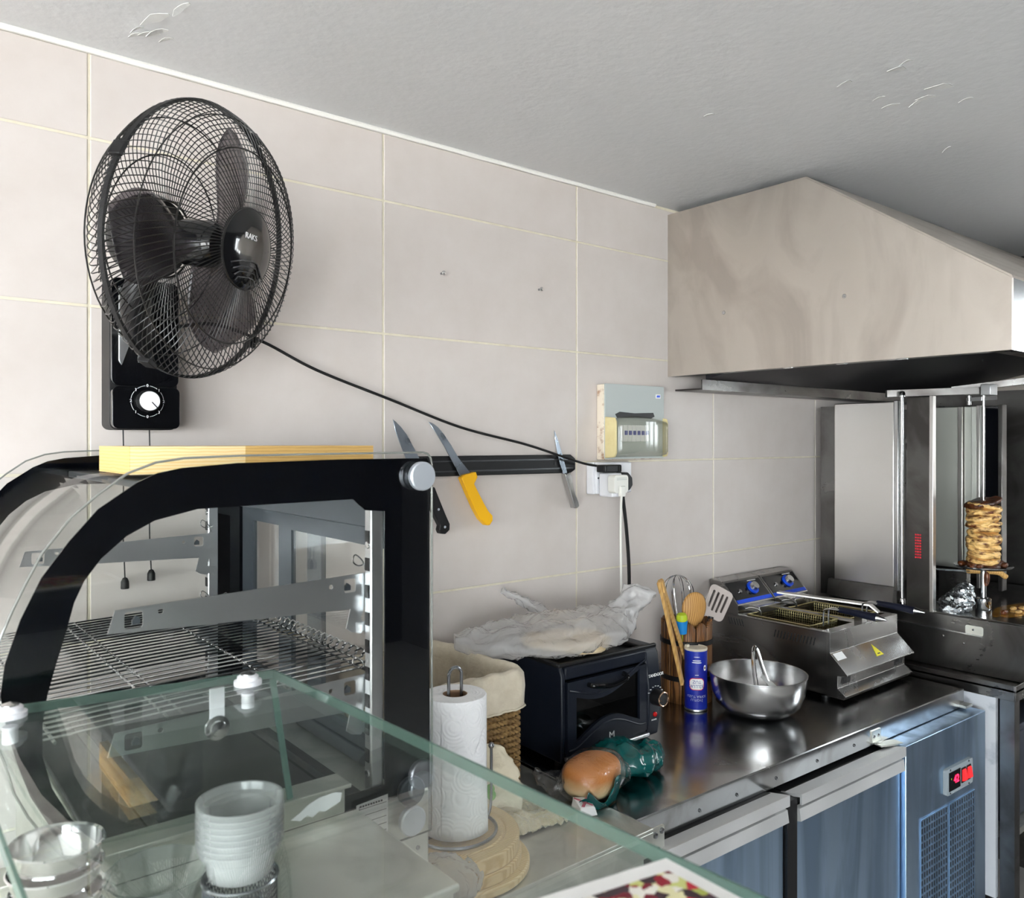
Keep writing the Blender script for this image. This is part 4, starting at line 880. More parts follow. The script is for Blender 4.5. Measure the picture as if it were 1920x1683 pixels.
for k in range(rows):
    z = bz + .006 + k * .0118; mb = MB(); ph = (k % 2) * math.pi
    for s_ in (0, math.pi):
        mb.tube([(*ringpt(i / 220, .0028 * math.sin(i / 220 * 2 * math.pi * 55 + ph + s_)), z + .0028 * math.cos(i / 220 * 2 * math.pi * 55 + ph + s_) + .0015 * nz((i * .1, k, 0), 1.3)) for i in range(220)], .0042, 5, closed=True)
    mb.build('rope_row', 'seagrass', wk, smooth=60)
def liner(u, v):
    wr = nz((math.cos(2 * math.pi * u) * 3, math.sin(2 * math.pi * u) * 3, v * 1.2), 2.2); fold = nz((math.cos(2 * math.pi * u) * 9, math.sin(2 * math.pi * u) * 9, v), 1.6)
    keys = [(.012, .186), (.013, .200), (.014, .225), (.012, .248), (.006, .258), (-.004, .259), (-.009, .250), (-.011, .19), (-.013, .12), (-.016, .05)]
    o_, h = prof_at(keys, v); x, y = ringpt(u, o_ + .003 * wr + .002 * fold * (v > .5), .032)
    return (x, y, bz + h + .006 * wr * (.3 < v < .7) - .004 * fold * (v < .15))
MB().grid(liner, 120, 28, cu=True).build('liner', 'linen', wk, smooth=80, solid=.002)
hp = [(*ringpt(i / 120, .014 + .003 * nz((math.cos(i * .0524) * 3, math.sin(i * .0524) * 3, 0), 2.2), .032), bz + .186 - .004 * nz((math.cos(i * .0524) * 9, math.sin(i * .0524) * 9, 0), 1.6)) for i in range(120)]
MB().tube(hp, .0022, 6, closed=True).build('liner_hem', 'linen', wk)

# toaster oven
to = thing('toaster_oven', 'black countertop toaster oven between the basket and the utensil pot', 'oven', (1.36, -.18, .90), math.radians(-1.5))
def tl(x, y, z): return (x - 1.36, y + .18, z - .90)
ox0, ox1, oy0, oy1, oz0, oz1 = -.160, .165, -.118, .105, .014, .224
T_ = dict(parent=to, local=True)
body = MB(); body.prism([[(oy0, oz0), (oy0 - .004, oz0 + .06), (oy0 - .002, oz1 - .02), (oy0 + .008, oz1), (oy1, oz1), (oy1, oz0)]], lambda u, v, w: (ox0 + w, u, v), .012).build('side_wall', 'oven', bev=.003, **T_)
MB().box(ox0 + .012, .108, oy1 - .01, oy1, oz0, oz1 - .004).build('back_wall', 'oven', **T_)
MB().box(ox0 + .012, .108, oy0 + .012, oy1 - .01, oz1 - .012, oz1 - .006).build('top_panel', 'black', **T_)
MB().box(ox0 + .012, .108, oy0 + .004, oy1 - .01, oz0, oz0 + .008).build('floor_panel', 'ovenin', **T_)
MB().box(ox0 + .012, .108, oy1 - .014, oy1 - .010, oz0 + .01, oz1 - .02).build('cavity_back', 'ovenin', **T_)
MB().prism([[(oy0 + .002, oz0 - .002), (oy0 - .008, oz0 + .05), (oy0 - .010, oz0 + .12), (oy0 + .002, oz1 - .012), (oy0 + .012, oz1 + .002), (oy1, oz1 + .002), (oy1, oz0 - .002)]], lambda u, v, w: (.108 + w, u, v), ox1 - .108 - .010).build('control_column', 'oven', bev=.006, seg=3, **T_)
MB().box(ox0 + .012, .108, oy0 - .002, oy0 + .010, oz1 - .030, oz1 - .002).build('front_top_rail', 'oven', bev=.004, **T_)
for y in (oy0 + .01, oy1 - .012): MB().box(ox0, ox1 - .012, y - .004, y + .006, oz1 - .004, oz1 + .006).build('top_rail', 'black', bev=.003, **T_)
MB().box(ox0 - .001, ox0 + .012, oy0 + .01, oy1, oz1 - .004, oz1 + .006).build('top_rail', 'black', bev=.003, **T_)
MB().box(.100, .116, oy0 + .01, oy1, oz1 - .002, oz1 + .007).build('top_rail', 'black', bev=.003, **T_)
dx0, dx1, dz0, dz1 = ox0 + .014, .104, .034, .190
def wave_top(x): t = (x - dx0) / (dx1 - dx0); return .150 - .020 * math.sin(math.pi * (t * 1.55 - .18)) + .022 * t
def wave_bot(x): t = (x - dx0) / (dx1 - dx0); return .052 + .036 * math.sin(math.pi * max(0, min(1, (t - .08) / .85))) ** 1.3 + .012 * t
xs = [dx0 + .026 + (dx1 - dx0 - .050) * i / 20 for i in range(21)]
hole = [(x, wave_bot(x)) for x in xs] + [(x, wave_top(x)) for x in reversed(xs)]
door = MB().prism([[(dx0, dz0), (dx1, dz0), (dx1, dz1), (dx0, dz1)], hole], lambda u, v, w: (u, oy0 + .004 - w, v), .012).build('oven_door', 'oven', bev=.0025, **T_)
MB().prism([[(x, z) for x, z in hole]], lambda u, v, w: (u, oy0 + .001 - w, v), .002).build('door_window', 'glass_oven', door, local=True, smooth=0)
for dz_, s_ in ((.012, 1), (-.012, -1)):
    fn = wave_top if s_ > 0 else wave_bot
    MB().tube([(x, oy0 - .008, fn(x) + dz_) for x in [dx0 + .004 + (dx1 - dx0 - .008) * i / 24 for i in range(25)]], .0022, 6).build('door_moulding', 'oven', door, local=True)
MB().tube(smooth_path([(-.085, oy0 - .008, .176), (-.078, oy0 - .024, .175), (-.03, oy0 - .032, .171), (.02, oy0 - .026, .178), (.026, oy0 - .008, .182)], 6), .0055, 10).build('door_handle', 'blackgloss', door, local=True)
for z in (.075, .108): MB().cyl((dx0 + .01, oy0 + .03, z), (dx1 - .004, oy0 + .03, z), .0018, n=8).build('rack_rod', 'chrome', **T_)
MB().box(dx0 - .002, dx1 + .010, oy0 - .010, oy0 + .004, .016, .026).build('silver_trim', 'alu', bev=.003, **T_)
MB().box(dx0, dx1, oy0 - .004, oy0 + .006, .026, .0335).build('lower_rail', 'oven', bev=.001, **T_)
tm = WM[to.name]; X1 = tm.to_3x3() @ Vector((1, 0, 0))
ty = oy0 - .0128
lettering('TANDOOR', .0105, 'print_white', to, tm @ Vector((.133, oy0 - .0105, .160)), X1, (0, 0, 1))
lettering('POWER', .0052, 'print_white', to, tm @ Vector((.131, oy0 - .0062, .052)), X1, (0, 0, 1))
lettering('M', .024, 'print_white', to, tm @ Vector((-.012, oy0 - .0085, .047)), X1, (0, 0, 1))
MB().box(-.024, -.001, oy0 - .0086, oy0 - .0078, .0345, .0358).build('logo_underline', 'print_white', **T_)
tk = MB()
for k in range(7):
    a = math.radians(150 - 20 * k); tk.box(.131 + .026 * math.cos(a) - .002, .131 + .026 * math.cos(a) + .002, oy0 - .0118, oy0 - .0095, .108 + .026 * math.sin(a) - .0006, .108 + .026 * math.sin(a) + .0006)
tk.build('timer_marks', 'print_white', **T_)
kb = MB().lathe([(.019, 0), (.018, .022), (.0165, .026), (0, .026)], (.131, oy0 - .009, .108), 28, RXm).build('timer_knob', 'black', **T_)
MB().tube([(.131 + .0158 * math.cos(i * .2094), oy0 - .036, .108 + .0158 * math.sin(i * .2094)) for i in range(30)], .0019, 6, closed=True).build('knob_ring', 'copper', kb, local=True)
MB().bar((.116, oy0 - .0358, .107), (.125, oy0 - .0358, .106), .002, .001, up=(0, 1, 0)).build('knob_pointer', 'copper', kb, local=True)
MB().lathe([(.006, 0), (.0055, .004), (.003, .006), (0, .0065)], (.131, oy0 - .0075, .066), 16, RXm).build('pilot_light', 'redlens', **T_)
for x in (-.14, .13):
    for y in (-.09, .08): MB().cyl((x, y, 0), (x, y, .016), .010).build('foot', 'blackrubber', **T_)

# plastic bag with flatbread lying on the oven
fbz = 1.134
fbm = MB().lathe([(0, 0), (.085, .001), (.105, .006), (.108, .012), (.100, .018), (.05, .022), (0, .023)], (1.315, -.19, fbz), 40, fn=lambda r, h, a: r * (1 + .06 * math.sin(3 * a + 1) + .03 * math.sin(7 * a)))
one('flatbread', fbm, 'crumb', 'pale flatbread inside the milky bag on the toaster oven', 'bread', smooth=60)
pbag = MB(); crumple(pbag, [(1.03, -.13, 1.178), (1.08, -.16, 1.176), (1.17, -.19, 1.174), (1.30, -.20, 1.172), (1.40, -.20, 1.172), (1.465, -.205, 1.18), (1.50, -.21, 1.205), (1.535, -.215, 1.236), (1.545, -.215, 1.250)],
                     [(.02, .008), (.07, .020), (.115, .030), (.125, .036), (.10, .034), (.06, .030), (.035, .026), (.040, .022), (.030, .012)], nv=72, amp=.020, sc=17, seed=4.2)
one('plastic_bag', pbag, 'bag', 'milky crumpled plastic bag draped over the toaster oven top', 'bag', smooth=80)
wisp = MB(); crumple(wisp, [(1.34, -.08, 1.19), (1.29, -.06, 1.22), (1.23, -.05, 1.255)], [(.05, .012), (.03, .008), (.006, .003)], nv=36, amp=.012, sc=26, seed=7.7)
wo = wisp.build('bag_corner', 'bag', None, smooth=80); wo.parent = bpy.data.objects['plastic_bag']; wo.matrix_parent_inverse = Matrix.Translation(-bpy.data.objects['plastic_bag'].location)

# fleece cloth, cotton bag, candy wrapper, small plastic bag
def fleece(u, v):
    x = .90 + u * .185 - .03 * v; y = -.470 + v * .150 - .015 * u; e = min(u, 1 - u, v, 1 - v)
    h = .016 * math.sin(u * 5 + v * 3) * (1 - u) + .022 * (1 - u) * (v > .2) + .010 + .012 * nz((x, y, 0), 22) + .004 * nz((x, y, 1), 120)
    fr = .010 * nz((x * 3, y * 3, 2), 60) if e < .04 else 0
    return (x + fr, y + fr, bz + .003 + max(0, h) * min(1, e * 12 + .15))
one('fleece_cloth', MB().grid(fleece, 70, 50), 'fleece', 'fluffy cream fleece cloth crumpled on the steel table', 'cloth', solid=.004, smooth=80)
cbm = MB(); crumple(cbm, [(.900, -.43, .945), (.915, -.405, .975), (.930, -.385, 1.01), (.945, -.368, 1.035)], [(.055, .016), (.060, .018), (.045, .014), (.020, .006)], nv=40, amp=.010, sc=26, seed=2.1)
ct = one('cotton_bag', cbm, 'cotton', 'small cotton bag with a green print leaning on the basket', 'bag', smooth=80)
lf = MB().lathe([(0, 0), (.012, .0005), (.013, .001), (0, .0015)], (.886, -.448, .990), 20, Matrix.Rotation(math.radians(70), 3, 'X'), fn=lambda r, h, a: r * (.6 + .5 * abs(math.sin(a)))).build('leaf_print', 'green', ct)
cw = thing('candy_wrapper', 'folded white wrapper with pink print at the cloth end', 'wrapper', (1.10, -.458, bz))
MB().hexa([(1.070, -.490, bz + .001), (1.105, -.500, bz + .001), (1.122, -.462, bz + .001), (1.083, -.447, bz + .001), (1.073, -.486, bz + .020), (1.103, -.494, bz + .016), (1.117, -.462, bz + .022), (1.085, -.451, bz + .026)]).build('body', 'paperwhite', cw, bev=.002)
MB().bar((1.077, -.488, bz + .0215), (1.113, -.464, bz + .0235), .006, .0008).build('pink_stripe', 'pink', cw)
MB().bar((1.083, -.456, bz + .0255), (1.101, -.490, bz + .0185), .004, .0008).build('pink_stripe', 'pink', cw)
sbm = MB(); crumple(sbm, [(.63, -.60, .945), (.66, -.585, .952), (.70, -.575, .950), (.74, -.565, .940), (.77, -.56, .935)], [(.02, .012), (.045, .028), (.05, .030), (.035, .022), (.012, .008)], nv=48, amp=.012, sc=34, seed=3.3)
one('small_plastic_bag', sbm, 'bag', 'small milky plastic bag at the front edge of the table', 'bag', smooth=80)

# ================================================================== things on the fridge counter
cz = .900
# bread in its torn bag
def superell(c, a, b, h, e=.75, seed=1.0, amp=.004):
    def fn(u, v):
        th, ph = 2 * math.pi * u, math.pi * (v - .5); f = lambda q: math.copysign(abs(q) ** e, q)
        x, y, z = a * f(math.cos(ph)) * f(math.cos(th)), b * f(math.cos(ph)) * f(math.sin(th)), h * f(math.sin(ph))
        k = amp * nz((x, y, z), 14, seed); return (c[0] + x * (1 + k / a), c[1] + y * (1 + k / b), c[2] + z + k)
    return MB().grid(fn, 40, 22, cu=True)
br_ = thing('bread_loaf', 'round golden bread loaf in clear film on the counter', 'bread', (1.158, -.428, cz))
R_ = Matrix.Rotation(math.radians(18), 4, 'Z')
mb = superell((0, 0, .040), .064, .052, .040); mb.v = [Matrix.Translation((1.158, -.428, cz + .0035)) @ (R_ @ p) for p in mb.v]
N = Nodes('two_tone_crust'); p = N.n('ShaderNodeBsdfPrincipled', Roughness=.5); N.l(p.outputs[0], N.out.inputs[0])
tc = N.n('ShaderNodeTexCoord'); sx = N.n('ShaderNodeSeparateXYZ'); N.l(tc.outputs['Object'], sx.inputs[0]); nn = N.n('ShaderNodeTexNoise', Scale=30.0); N.l(tc.outputs['Object'], nn.inputs['Vector'])
ma = N.n('ShaderNodeMath', operation='MULTIPLY_ADD'); ma.inputs[1].default_value = .02; N.l(nn.outputs['Fac'], ma.inputs[0]); N.l(sx.outputs['Z'], ma.inputs[2])
mr = N.n('ShaderNodeMapRange'); mr.inputs['From Min'].default_value = .034; mr.inputs['From Max'].default_value = .066; N.l(ma.outputs[0], mr.inputs['Value'])
r = N.n('ShaderNodeValToRGB'); r.color_ramp.elements[0].color = lin((240, 220, 172)) + (1,); r.color_ramp.elements[1].color = lin((198, 126, 62)) + (1,); N.l(mr.outputs[0], r.inputs[0]); N.l(r.outputs[0], p.inputs['Base Color']); M['loaf'] = N.m
mb.build('loaf', 'loaf', br_, smooth=80)
bg1 = thing('bread_bag', 'clear bread bag with teal print around the loaf', 'bag', (1.17, -.435, cz))
mb = superell((0, 0, .041), .076, .060, .0445, .8, 5.0, .010); mb.v = [Matrix.Translation((1.153, -.430, cz + .0035)) @ (R_ @ p) for p in mb.v]
mb.build('clear_film', 'cling', bg1, smooth=80)
mb = MB(); crumple(mb, [(1.095, -.40, cz + .030), (1.075, -.385, cz + .042), (1.055, -.37, cz + .055)], [(.040, .022), (.030, .014), (.016, .004)], nv=30, amp=.010, sc=30, seed=6.0); mb.build('twisted_end', 'cling', bg1, smooth=80)
mb = MB(); crumple(mb, [(1.220, -.425, cz + .034), (1.238, -.420, cz + .032), (1.252, -.418, cz + .030)], [(.038, .030), (.030, .024), (.020, .014)], nv=30, amp=.012, sc=36, seed=8.0); mb.build('film_tail', 'cling', bg1, smooth=80)
def teal_wrap(u, v):
    a = math.radians(188 + 92 * u); top = .030 + .012 * math.sin(9 * u) + .014 * (u > .8) - .012 * (u < .2); k = .004 * nz((u * 3, v * 3, 0), 2.5)
    q = R_ @ Vector(((.079 + k) * math.copysign(abs(math.cos(a)) ** .8, math.cos(a)), (.063 + k) * math.copysign(abs(math.sin(a)) ** .8, math.sin(a)), 0)); s_ = .80 + .2 * v
    return (1.153 + q.x * s_, -.430 + q.y * s_, cz + .003 + top * v)
MB().grid(teal_wrap, 30, 8).build('teal_print', 'teal', bg1, solid=.001, smooth=80)
tb = thing('teal_bread_bag', 'crumpled teal bread bag lying in front of the toaster oven', 'bag', (1.315, -.40, cz))
mb = MB(); crumple(mb, [(1.225, -.368, cz + .046), (1.250, -.376, cz + .040), (1.290, -.391, cz + .036), (1.330, -.402, cz + .034), (1.362, -.412, cz + .034), (1.384, -.420, cz + .040)], [(.028, .012), (.052, .026), (.068, .032), (.060, .030), (.038, .024), (.006, .012)], nv=56, amp=.012, sc=24, seed=1.4)
mb.build('film', 'teal', tb, smooth=80)
for k in range(5): MB().box(1.262 + k * .009, 1.268 + k * .009, -.392 - .002 * k, -.390 - .002 * k, cz + .0675 - .001 * k, cz + .0690 - .001 * k).build('white_print', 'print_white', tb)

# utensil pot of scorched staves with utensils
PX, PY, PR = 1.815, -.142, .066
up = thing('utensil_pot', 'scorched wooden stave pot full of utensils by the wall', 'pot', (PX, PY, cz))
ns = 12
for k in range(ns):
    a0, a1 = 2 * math.pi * (k + .03) / ns, 2 * math.pi * (k + .97) / ns
    def stave(u, v, a0=a0, a1=a1): a = a0 + (a1 - a0) * u; return (PX + PR * math.cos(a), PY + PR * math.sin(a), cz + v * (.205 + .017 * math.sin(math.pi * u)))
    MB().grid(stave, 7, 6).build('stave', 'pot', up, solid=.009, smooth=40)
for z in (.060, .158): MB().lathe([(PR + .005, z), (PR + .0075, z + .001), (PR + .0075, z + .013), (PR + .005, z + .014)], (PX, PY, cz), 48, full=False).build('hoop', 'black', up)
MB().cyl((PX, PY, cz + .001), (PX, PY, cz + .010), PR - .005, n=32).build('pot_floor', 'pot', up)
def rod(a, b): return Vector(a), Vector(b)
# whisk, handle down in the pot
wh = thing('whisk', 'steel balloon whisk standing tallest in the utensil pot', 'whisk', (PX, PY + .01, cz + .02))
hb, ht = Vector((PX + .005, PY + .01, cz + .012)), Vector((PX + .002, PY + .022, cz + .175)); MB().cyl(hb, ht, .008, n=14).build('handle', 'chrome_r', wh)
dW = (ht - hb).normalized(); uW, vW, _ = frame_from(dW)
for k in range(5):
    a = math.pi * k / 5; s_ = uW * math.cos(a) + vW * math.sin(a)
    prof = [(0.006, 0), (.018, .025), (.034, .065), (.043, .105), (.040, .135), (.024, .156), (0, .164), (-.024, .156), (-.040, .135), (-.043, .105), (-.034, .065), (-.018, .025), (-.006, 0)]
    MB().tube(smooth_path([ht + s_ * r_ + dW * h_ for r_, h_ in prof], 4), .0012, 6).build('wire_loop', 'chrome', wh)
# wooden spoon
sp_ = thing('wooden_spoon', 'wooden spoon with its oval bowl up in front of the whisk', 'spoon', (PX, PY - .02, cz + .02))
MB().cyl((PX + .000, PY - .020, cz + .012), (PX - .012, PY - .030, cz + .215), .006, n=12).build('handle', 'spoon', sp_)
def sbowl(u, v):
    t = 2 * math.pi * u; rr = v; x = .035 * rr * math.sin(t) * (1 + .14 * math.cos(t)); z = .050 * rr * math.cos(t)
    return (PX - .012 + x * .90, PY - .034 + x * -.42 + .010 * (rr * rr - 1) - .004 * math.cos(t) * rr, cz + .252 + z)
MB().grid(sbowl, 36, 8, cu=True).build('bowl', 'spoon', sp_, solid=.006, smooth=60)
# slotted turner
tn = thing('slotted_turner', 'grey slotted turner leaning right out of the utensil pot', 'turner', (PX + .03, PY, cz + .02))
MB().tube(smooth_path([(PX + .012, PY - .020, cz + .012), (PX + .040, PY - .028, cz + .15), (PX + .058, PY - .040, cz + .225)], 5), .008, 12).build('handle', 'black', tn)
tdir = Vector((.047, -.010, .085)).normalized(); tside = Vector((.80, -.45, -.42)); tside = (tside - tdir * tside.dot(tdir)).normalized(); tn_n = tdir.cross(tside)
tb0 = Vector((PX + .056, PY - .040, cz + .218))
hd_ = [rrect(-.034, .034, .004, .095, .014, 5)] + [rrect(x - .0035, x + .0035, .020 + .006 * abs(k - 1.5), .080, .0034, 3) for k, x in enumerate((-.020, -.0067, .0067, .020))]
MB().prism(hd_, lambda u, v, w: tb0 + tside * u * (1 + .10 * (v / .09)) + tdir * v + tn_n * (w + .10 * u * u), .003).build('blade', 'nylon', tn, smooth=0)
# blue-green grip
bgp = thing('blue_grip_utensil', 'blue and lime rubber grip sticking up in the utensil pot', 'utensil', (PX - .03, PY - .01, cz + .02))
a, b = Vector((PX - .022, PY - .012, cz + .012)), Vector((PX - .056, PY - .030, cz + .205)); d = (b - a).normalized()
MB().tube([a, b], .009, 14).build('shaft', 'lime', bgp)
MB().tube([b - d * .01, b + d * .006, b + d * .026], .0155, 16).build('grip', 'skyblue', bgp)
MB().tube([b + d * .026, b + d * .036, b + d * .043, b + d * .046], .0155, 16, rf=lambda t: 1 - .75 * max(0, t - .3) ** 2 * 2).build('grip_end', 'lime', bgp)
# bamboo tongs leaning against the pot
bt = thing('bamboo_tongs', 'long bamboo tongs clipped over the left rim of the utensil pot', 'tongs', (1.691, -.228, cz + .08))
MB().bar((1.691, -.228, cz + .081), (1.602, -.226, cz + .361), .020, .008, up=(.5, -.8, 0)).build('arm', 'stick', bt, bev=.001)
MB().bar((1.775, -.175, cz + .110), (1.620, -.216, cz + .358), .018, .007, up=(.5, -.8, 0)).build('arm', 'stick', bt, bev=.001)
MB().bar((1.620, -.222, cz + .330), (1.611, -.221, cz + .358), .020, .016, up=(.5, -.8, 0)).build('spacer_block', 'stick', bt, bev=.001)

# salt can, upside down
sX, sY, sR, sH = 1.757, -.220, .0300, .166
sc_ = thing('salt_can', 'blue cardboard salt can standing upside down beside the mixing bowl', 'can', (sX, sY, cz))
MB().lathe([(sR, .004), (sR, sH - .004)], (sX, sY, cz), 44, full=False).build('sleeve', 'blue', sc_)
MB().lathe([(0, .001), (sR - .002, .0005), (sR + .0006, .0015), (sR + .0006, .005), (sR, .006)], (sX, sY, cz), 44, full=False).build('bottom_rim', 'alu', sc_)
MB().lathe([(sR, sH - .006), (sR + .0006, sH - .005), (sR + .0006, sH), (sR - .001, sH + .0005), (sR - .002, sH - .002), (0, sH - .002)], (sX, sY, cz), 44, full=False).build('paper_end', 'linen', sc_)
MB().box(sX - .022, sX - .012, sY + .012, sY + .020, cz + sH - .001, cz + sH + .006).build('paper_tab', 'linen', sc_)
fa = math.atan2(-1.6 + .02 - sY, 0 - sX) + .10                       # the label faces the room
def canwrap(z0, flip=True, lift=.0006):
    def fn(co):
        x, y = (-co.x, -co.y) if flip else (co.x, co.y); a = fa + x / sR
        return Vector((sX + (sR + lift) * math.cos(a), sY + (sR + lift) * math.sin(a), cz + z0 + y))
    return fn
def canpatch(loop, z0, m, name, lift=.0003):
    mb = MB(); mb.prism([loop], lambda u, v, w: (lambda a: (sX + (sR + lift + w) * math.cos(a), sY + (sR + lift + w) * math.sin(a), cz + z0 + v))(fa + u / sR), .0002); return mb.build(name, m, sc_, smooth=0)
def dense(loop, k=3): return [(loop[i][0] + (loop[(i + 1) % len(loop)][0] - loop[i][0]) * j / k, loop[i][1] + (loop[(i + 1) % len(loop)][1] - loop[i][1]) * j / k) for i in range(len(loop)) for j in range(k)]
def canlab(x0, x1, h, z0, m, name, lift):                            # label panel as a column strip mesh so it follows the curve
    mb = MB(); n_ = 16
    def fn(u, v):
        x = x0 + (x1 - x0) * u; e = min(1, min(u, 1 - u) * 5); hh = h * (.45 + .55 * e ** .5); a = fa + x / sR
        return (sX + (sR + lift) * math.cos(a), sY + (sR + lift) * math.sin(a), cz + z0 + (v - .5) * hh)
    return mb.grid(fn, n_ + 1, 3).build(name, m, sc_, smooth=60)
canlab(-.0205, .0205, .032, .074, 'red', 'label_outline', .0003)
canlab(-.0190, .0190, .0285, .074, 'print_white', 'label_panel', .0005)
lettering('BİLLUR\nTUZ', .0115, 'blue', sc_, (0, 0, 0), (1, 0, 0), (0, 0, 1), wrap=canwrap(.0745, True, .0009))
lettering('İYOTLU\nSOFRA TUZU', .0090, 'print_white', sc_, (0, 0, 0), (1, 0, 0), (0, 0, 1), wrap=canwrap(.037))
for z, w_ in ((.136, .022), (.131, .026), (.146, .016), (.098, .010)): canlab(-w_ / 2, w_ / 2, .0022 if w_ > .018 else .0010, z, 'print_white', 'fine_print', .0004)
canlab(.0195, .0275, .014, .116, 'print_white', 'round_emblem', .0004); canlab(.0212, .0258, .007, .116, 'burnt', 'emblem_mark', .0006)

# mixing bowl with tongs and a paper slip
bX, bY = 1.860, -.342
mbw = MB().lathe([(0, 0), (.060, .0005), (.085, .008), (.108, .028), (.120, .058), (.1245, .092), (.125, .104), (.1275, .1055), (.1275, .1075), (.1235, .107), (.1225, .09), (.118, .058), (.106, .030), (.083, .0105), (.058, .003), (0, .0025)], (bX, bY, cz), 64)
one('mixing_bowl', mbw, 'chrome_r', 'round stainless mixing bowl in front of the deep fryer', 'bowl', smooth=40)
tg = thing('serving_tongs', 'steel tongs standing inside the mixing bowl', 'tongs', (bX, bY, cz + .01))
MB().tube(smooth_path([(bX - .030, bY - .030, cz + .008), (bX - .010, bY - .005, cz + .06), (bX + .012, bY + .020, cz + .118), (bX + .030, bY + .034, cz + .150), (bX + .042, bY + .040, cz + .158)], 6), .006, 10, rf=lambda t: 1.2 - .5 * t).build('arm', 'chrome', tg)
MB().tube(smooth_path([(bX + .042, bY + .040, cz + .158), (bX + .050, bY + .036, cz + .150), (bX + .040, bY + .010, cz + .105), (bX + .022, bY - .030, cz + .05), (bX + .015, bY - .05, cz + .012)], 6), .0055, 10).build('arm', 'chrome', tg)
one('paper_slip', MB().hexa([(bX + .005, bY - .060, cz + .058), (bX + .052, bY - .035, cz + .058), (bX + .040, bY + .010, cz + .093), (bX - .004, bY - .012, cz + .096), (bX + .005, bY - .060, cz + .059), (bX + .052, bY - .035, cz + .059), (bX + .040, bY + .010, cz + .094), (bX - .004, bY - .012, cz + .097)]), 'paperwhite', 'white paper slip lying in the mixing bowl', 'paper', smooth=0)

# ================================================================== double deep fryer
fx0, fx1, fy0, fy1 = 2.095, 2.485, -.415, -.060; fz = cz + .012
df = thing('deep_fryer', 'double tabletop deep fryer with angled stainless front on the counter', 'fryer', (2.29, -.24, cz))
ft = cz + .185
ZP = [(fy0 + .0, cz + .186), (fy0 + .0, cz + .132), (fy0 - .050, cz + .082), (fy0 - .050, cz + .078), (fy0 - .022, cz + .074), (fy0 - .022, cz + .040), (fy0 - .046, cz + .022), (fy0 - .040, cz + .012), (fy0 + .01, cz + .012), (fy0 + .01, cz + .186)]
MB().prism([ZP], lambda u, v, w: (fx0 + w, u, v), fx1 - fx0).build('front_panel', 'steel_fryer', df, smooth=0, bev=.0008)
xm = (fx0 + fx1) / 2
for xa, xb in ((fx0, xm - .002), (xm + .002, fx1)):
    bd = MB(); bd.box(xa, xa + .003, fy0 + .01, fy1 + .05, fz, ft); bd.box(xb - .003, xb, fy0 + .01, fy1 + .05, fz, ft); bd.box(xa, xb, fy1 + .047, fy1 + .05, fz, ft); bd.box(xa, xb, fy0 + .01, fy1 + .05, fz, fz + .003)
    bd = bd.build('body', 'steel_fryer', df, smooth=0)
    MB().prism([[(xa, fy0), (xb, fy0), (xb, fy1 + .05), (xa, fy1 + .05)], [(xa + .018, fy0 + .03), (xb - .018, fy0 + .03), (xb - .018, fy1 - .06), (xa + .018, fy1 - .06)]], lambda u, v, w: (u, v, ft + w), .004).build('rim', 'steel_fryer', bd, bev=.001)
    MB().box(xa + .016, xb - .016, fy0 + .03, fy1 - .06, cz + .06, cz + .125).build('oil', 'oil', bd)
    # control head
    hp_ = [(fy1 - .055, ft + .004), (fy1 - .055, ft + .032), (fy1 + .005, ft + .096), (fy1 + .050, ft + .100), (fy1 + .050, ft + .004)]
    h = MB().prism([hp_], lambda u, v, w: (xa + w, u, v), xb - xa).build('control_head', 'steel_fryer', df, smooth=0, bev=.001)
    n_ = Vector((0, -.064, .060)).normalized(); tdn = Vector((0, .060, .064)).normalized(); o_ = Vector((xa, fy1 - .055, ft + .032))
    def cp(u, v, w): return o_ + Vector((1, 0, 0)) * u + tdn * v + n_ * w
    W_ = xb - xa
    MB().prism([[(.008, .012), (W_ - .008, .012), (W_ - .008, .080), (.008, .080)]], lambda u, v, w: cp(u, v, w + .0003), .0008).build('control_plate', 'blackgloss', h, smooth=0)
    MB().prism([[(.006, .004), (W_ - .006, .004), (W_ - .006, .016), (.006, .016)]], lambda u, v, w: cp(u, v, w + .0003), .0012).build('blue_strip', 'brightblue', h, smooth=0)
    MB().prism([[(W_ - .075, .074), (W_ - .030, .074), (W_ - .030, .077), (W_ - .075, .077)]], lambda u, v, w: cp(u, v, w + .0012), .0003).build('plate_print', 'print_white', h, smooth=0)
    kc_ = cp(W_ * .62, .048, .001); kb = MB(); kb.cyl(kc_, kc_ + n_ * .006, .021, n=28); kb = kb.build('thermostat_dial', 'brightblue', h)
    MB().cyl(kc_ + n_ * .006, kc_ + n_ * .019, .015, .013, n=20).build('dial_knob', 'chrome_r', kb)
    lc = cp(W_ * .26, .044, .001); MB().cyl(lc, lc + n_ * .004, .006, n=16).build('pilot_lamp', 'chrome_r', h)
    MB().box(xa + W_ * .35, xb - .012, fy1 - .085, fy1 - .055, ft + .004, ft + .024).build('element_box', 'steel_fryer', df, bev=.001)
    MB().tube(smooth_path([(xa + .035, fy1 - .057, ft + .018), (xa + .045, fy1 - .072, ft + .022), (xa + .060, fy1 - .090, ft + .014), (xa + .062, fy1 - .094, ft - .02)], 5), .0035, 8).build('heating_element', 'chrome_r', df)
    for k in range(7):
        x = xa + .012 + k * .0062
        if xa < xm - .05 or k < 7: pass
for x0_ in (fx0 + .016, fx1 - .068):
    for k in range(8): MB().bar((x0_ + k * .0066, fy0 - .0225, cz + .047), (x0_ + .006 + k * .0066, fy0 - .0225, cz + .066), .0022, .001, up=(0, 1, 0)).build('vent_slot', 'black', df)
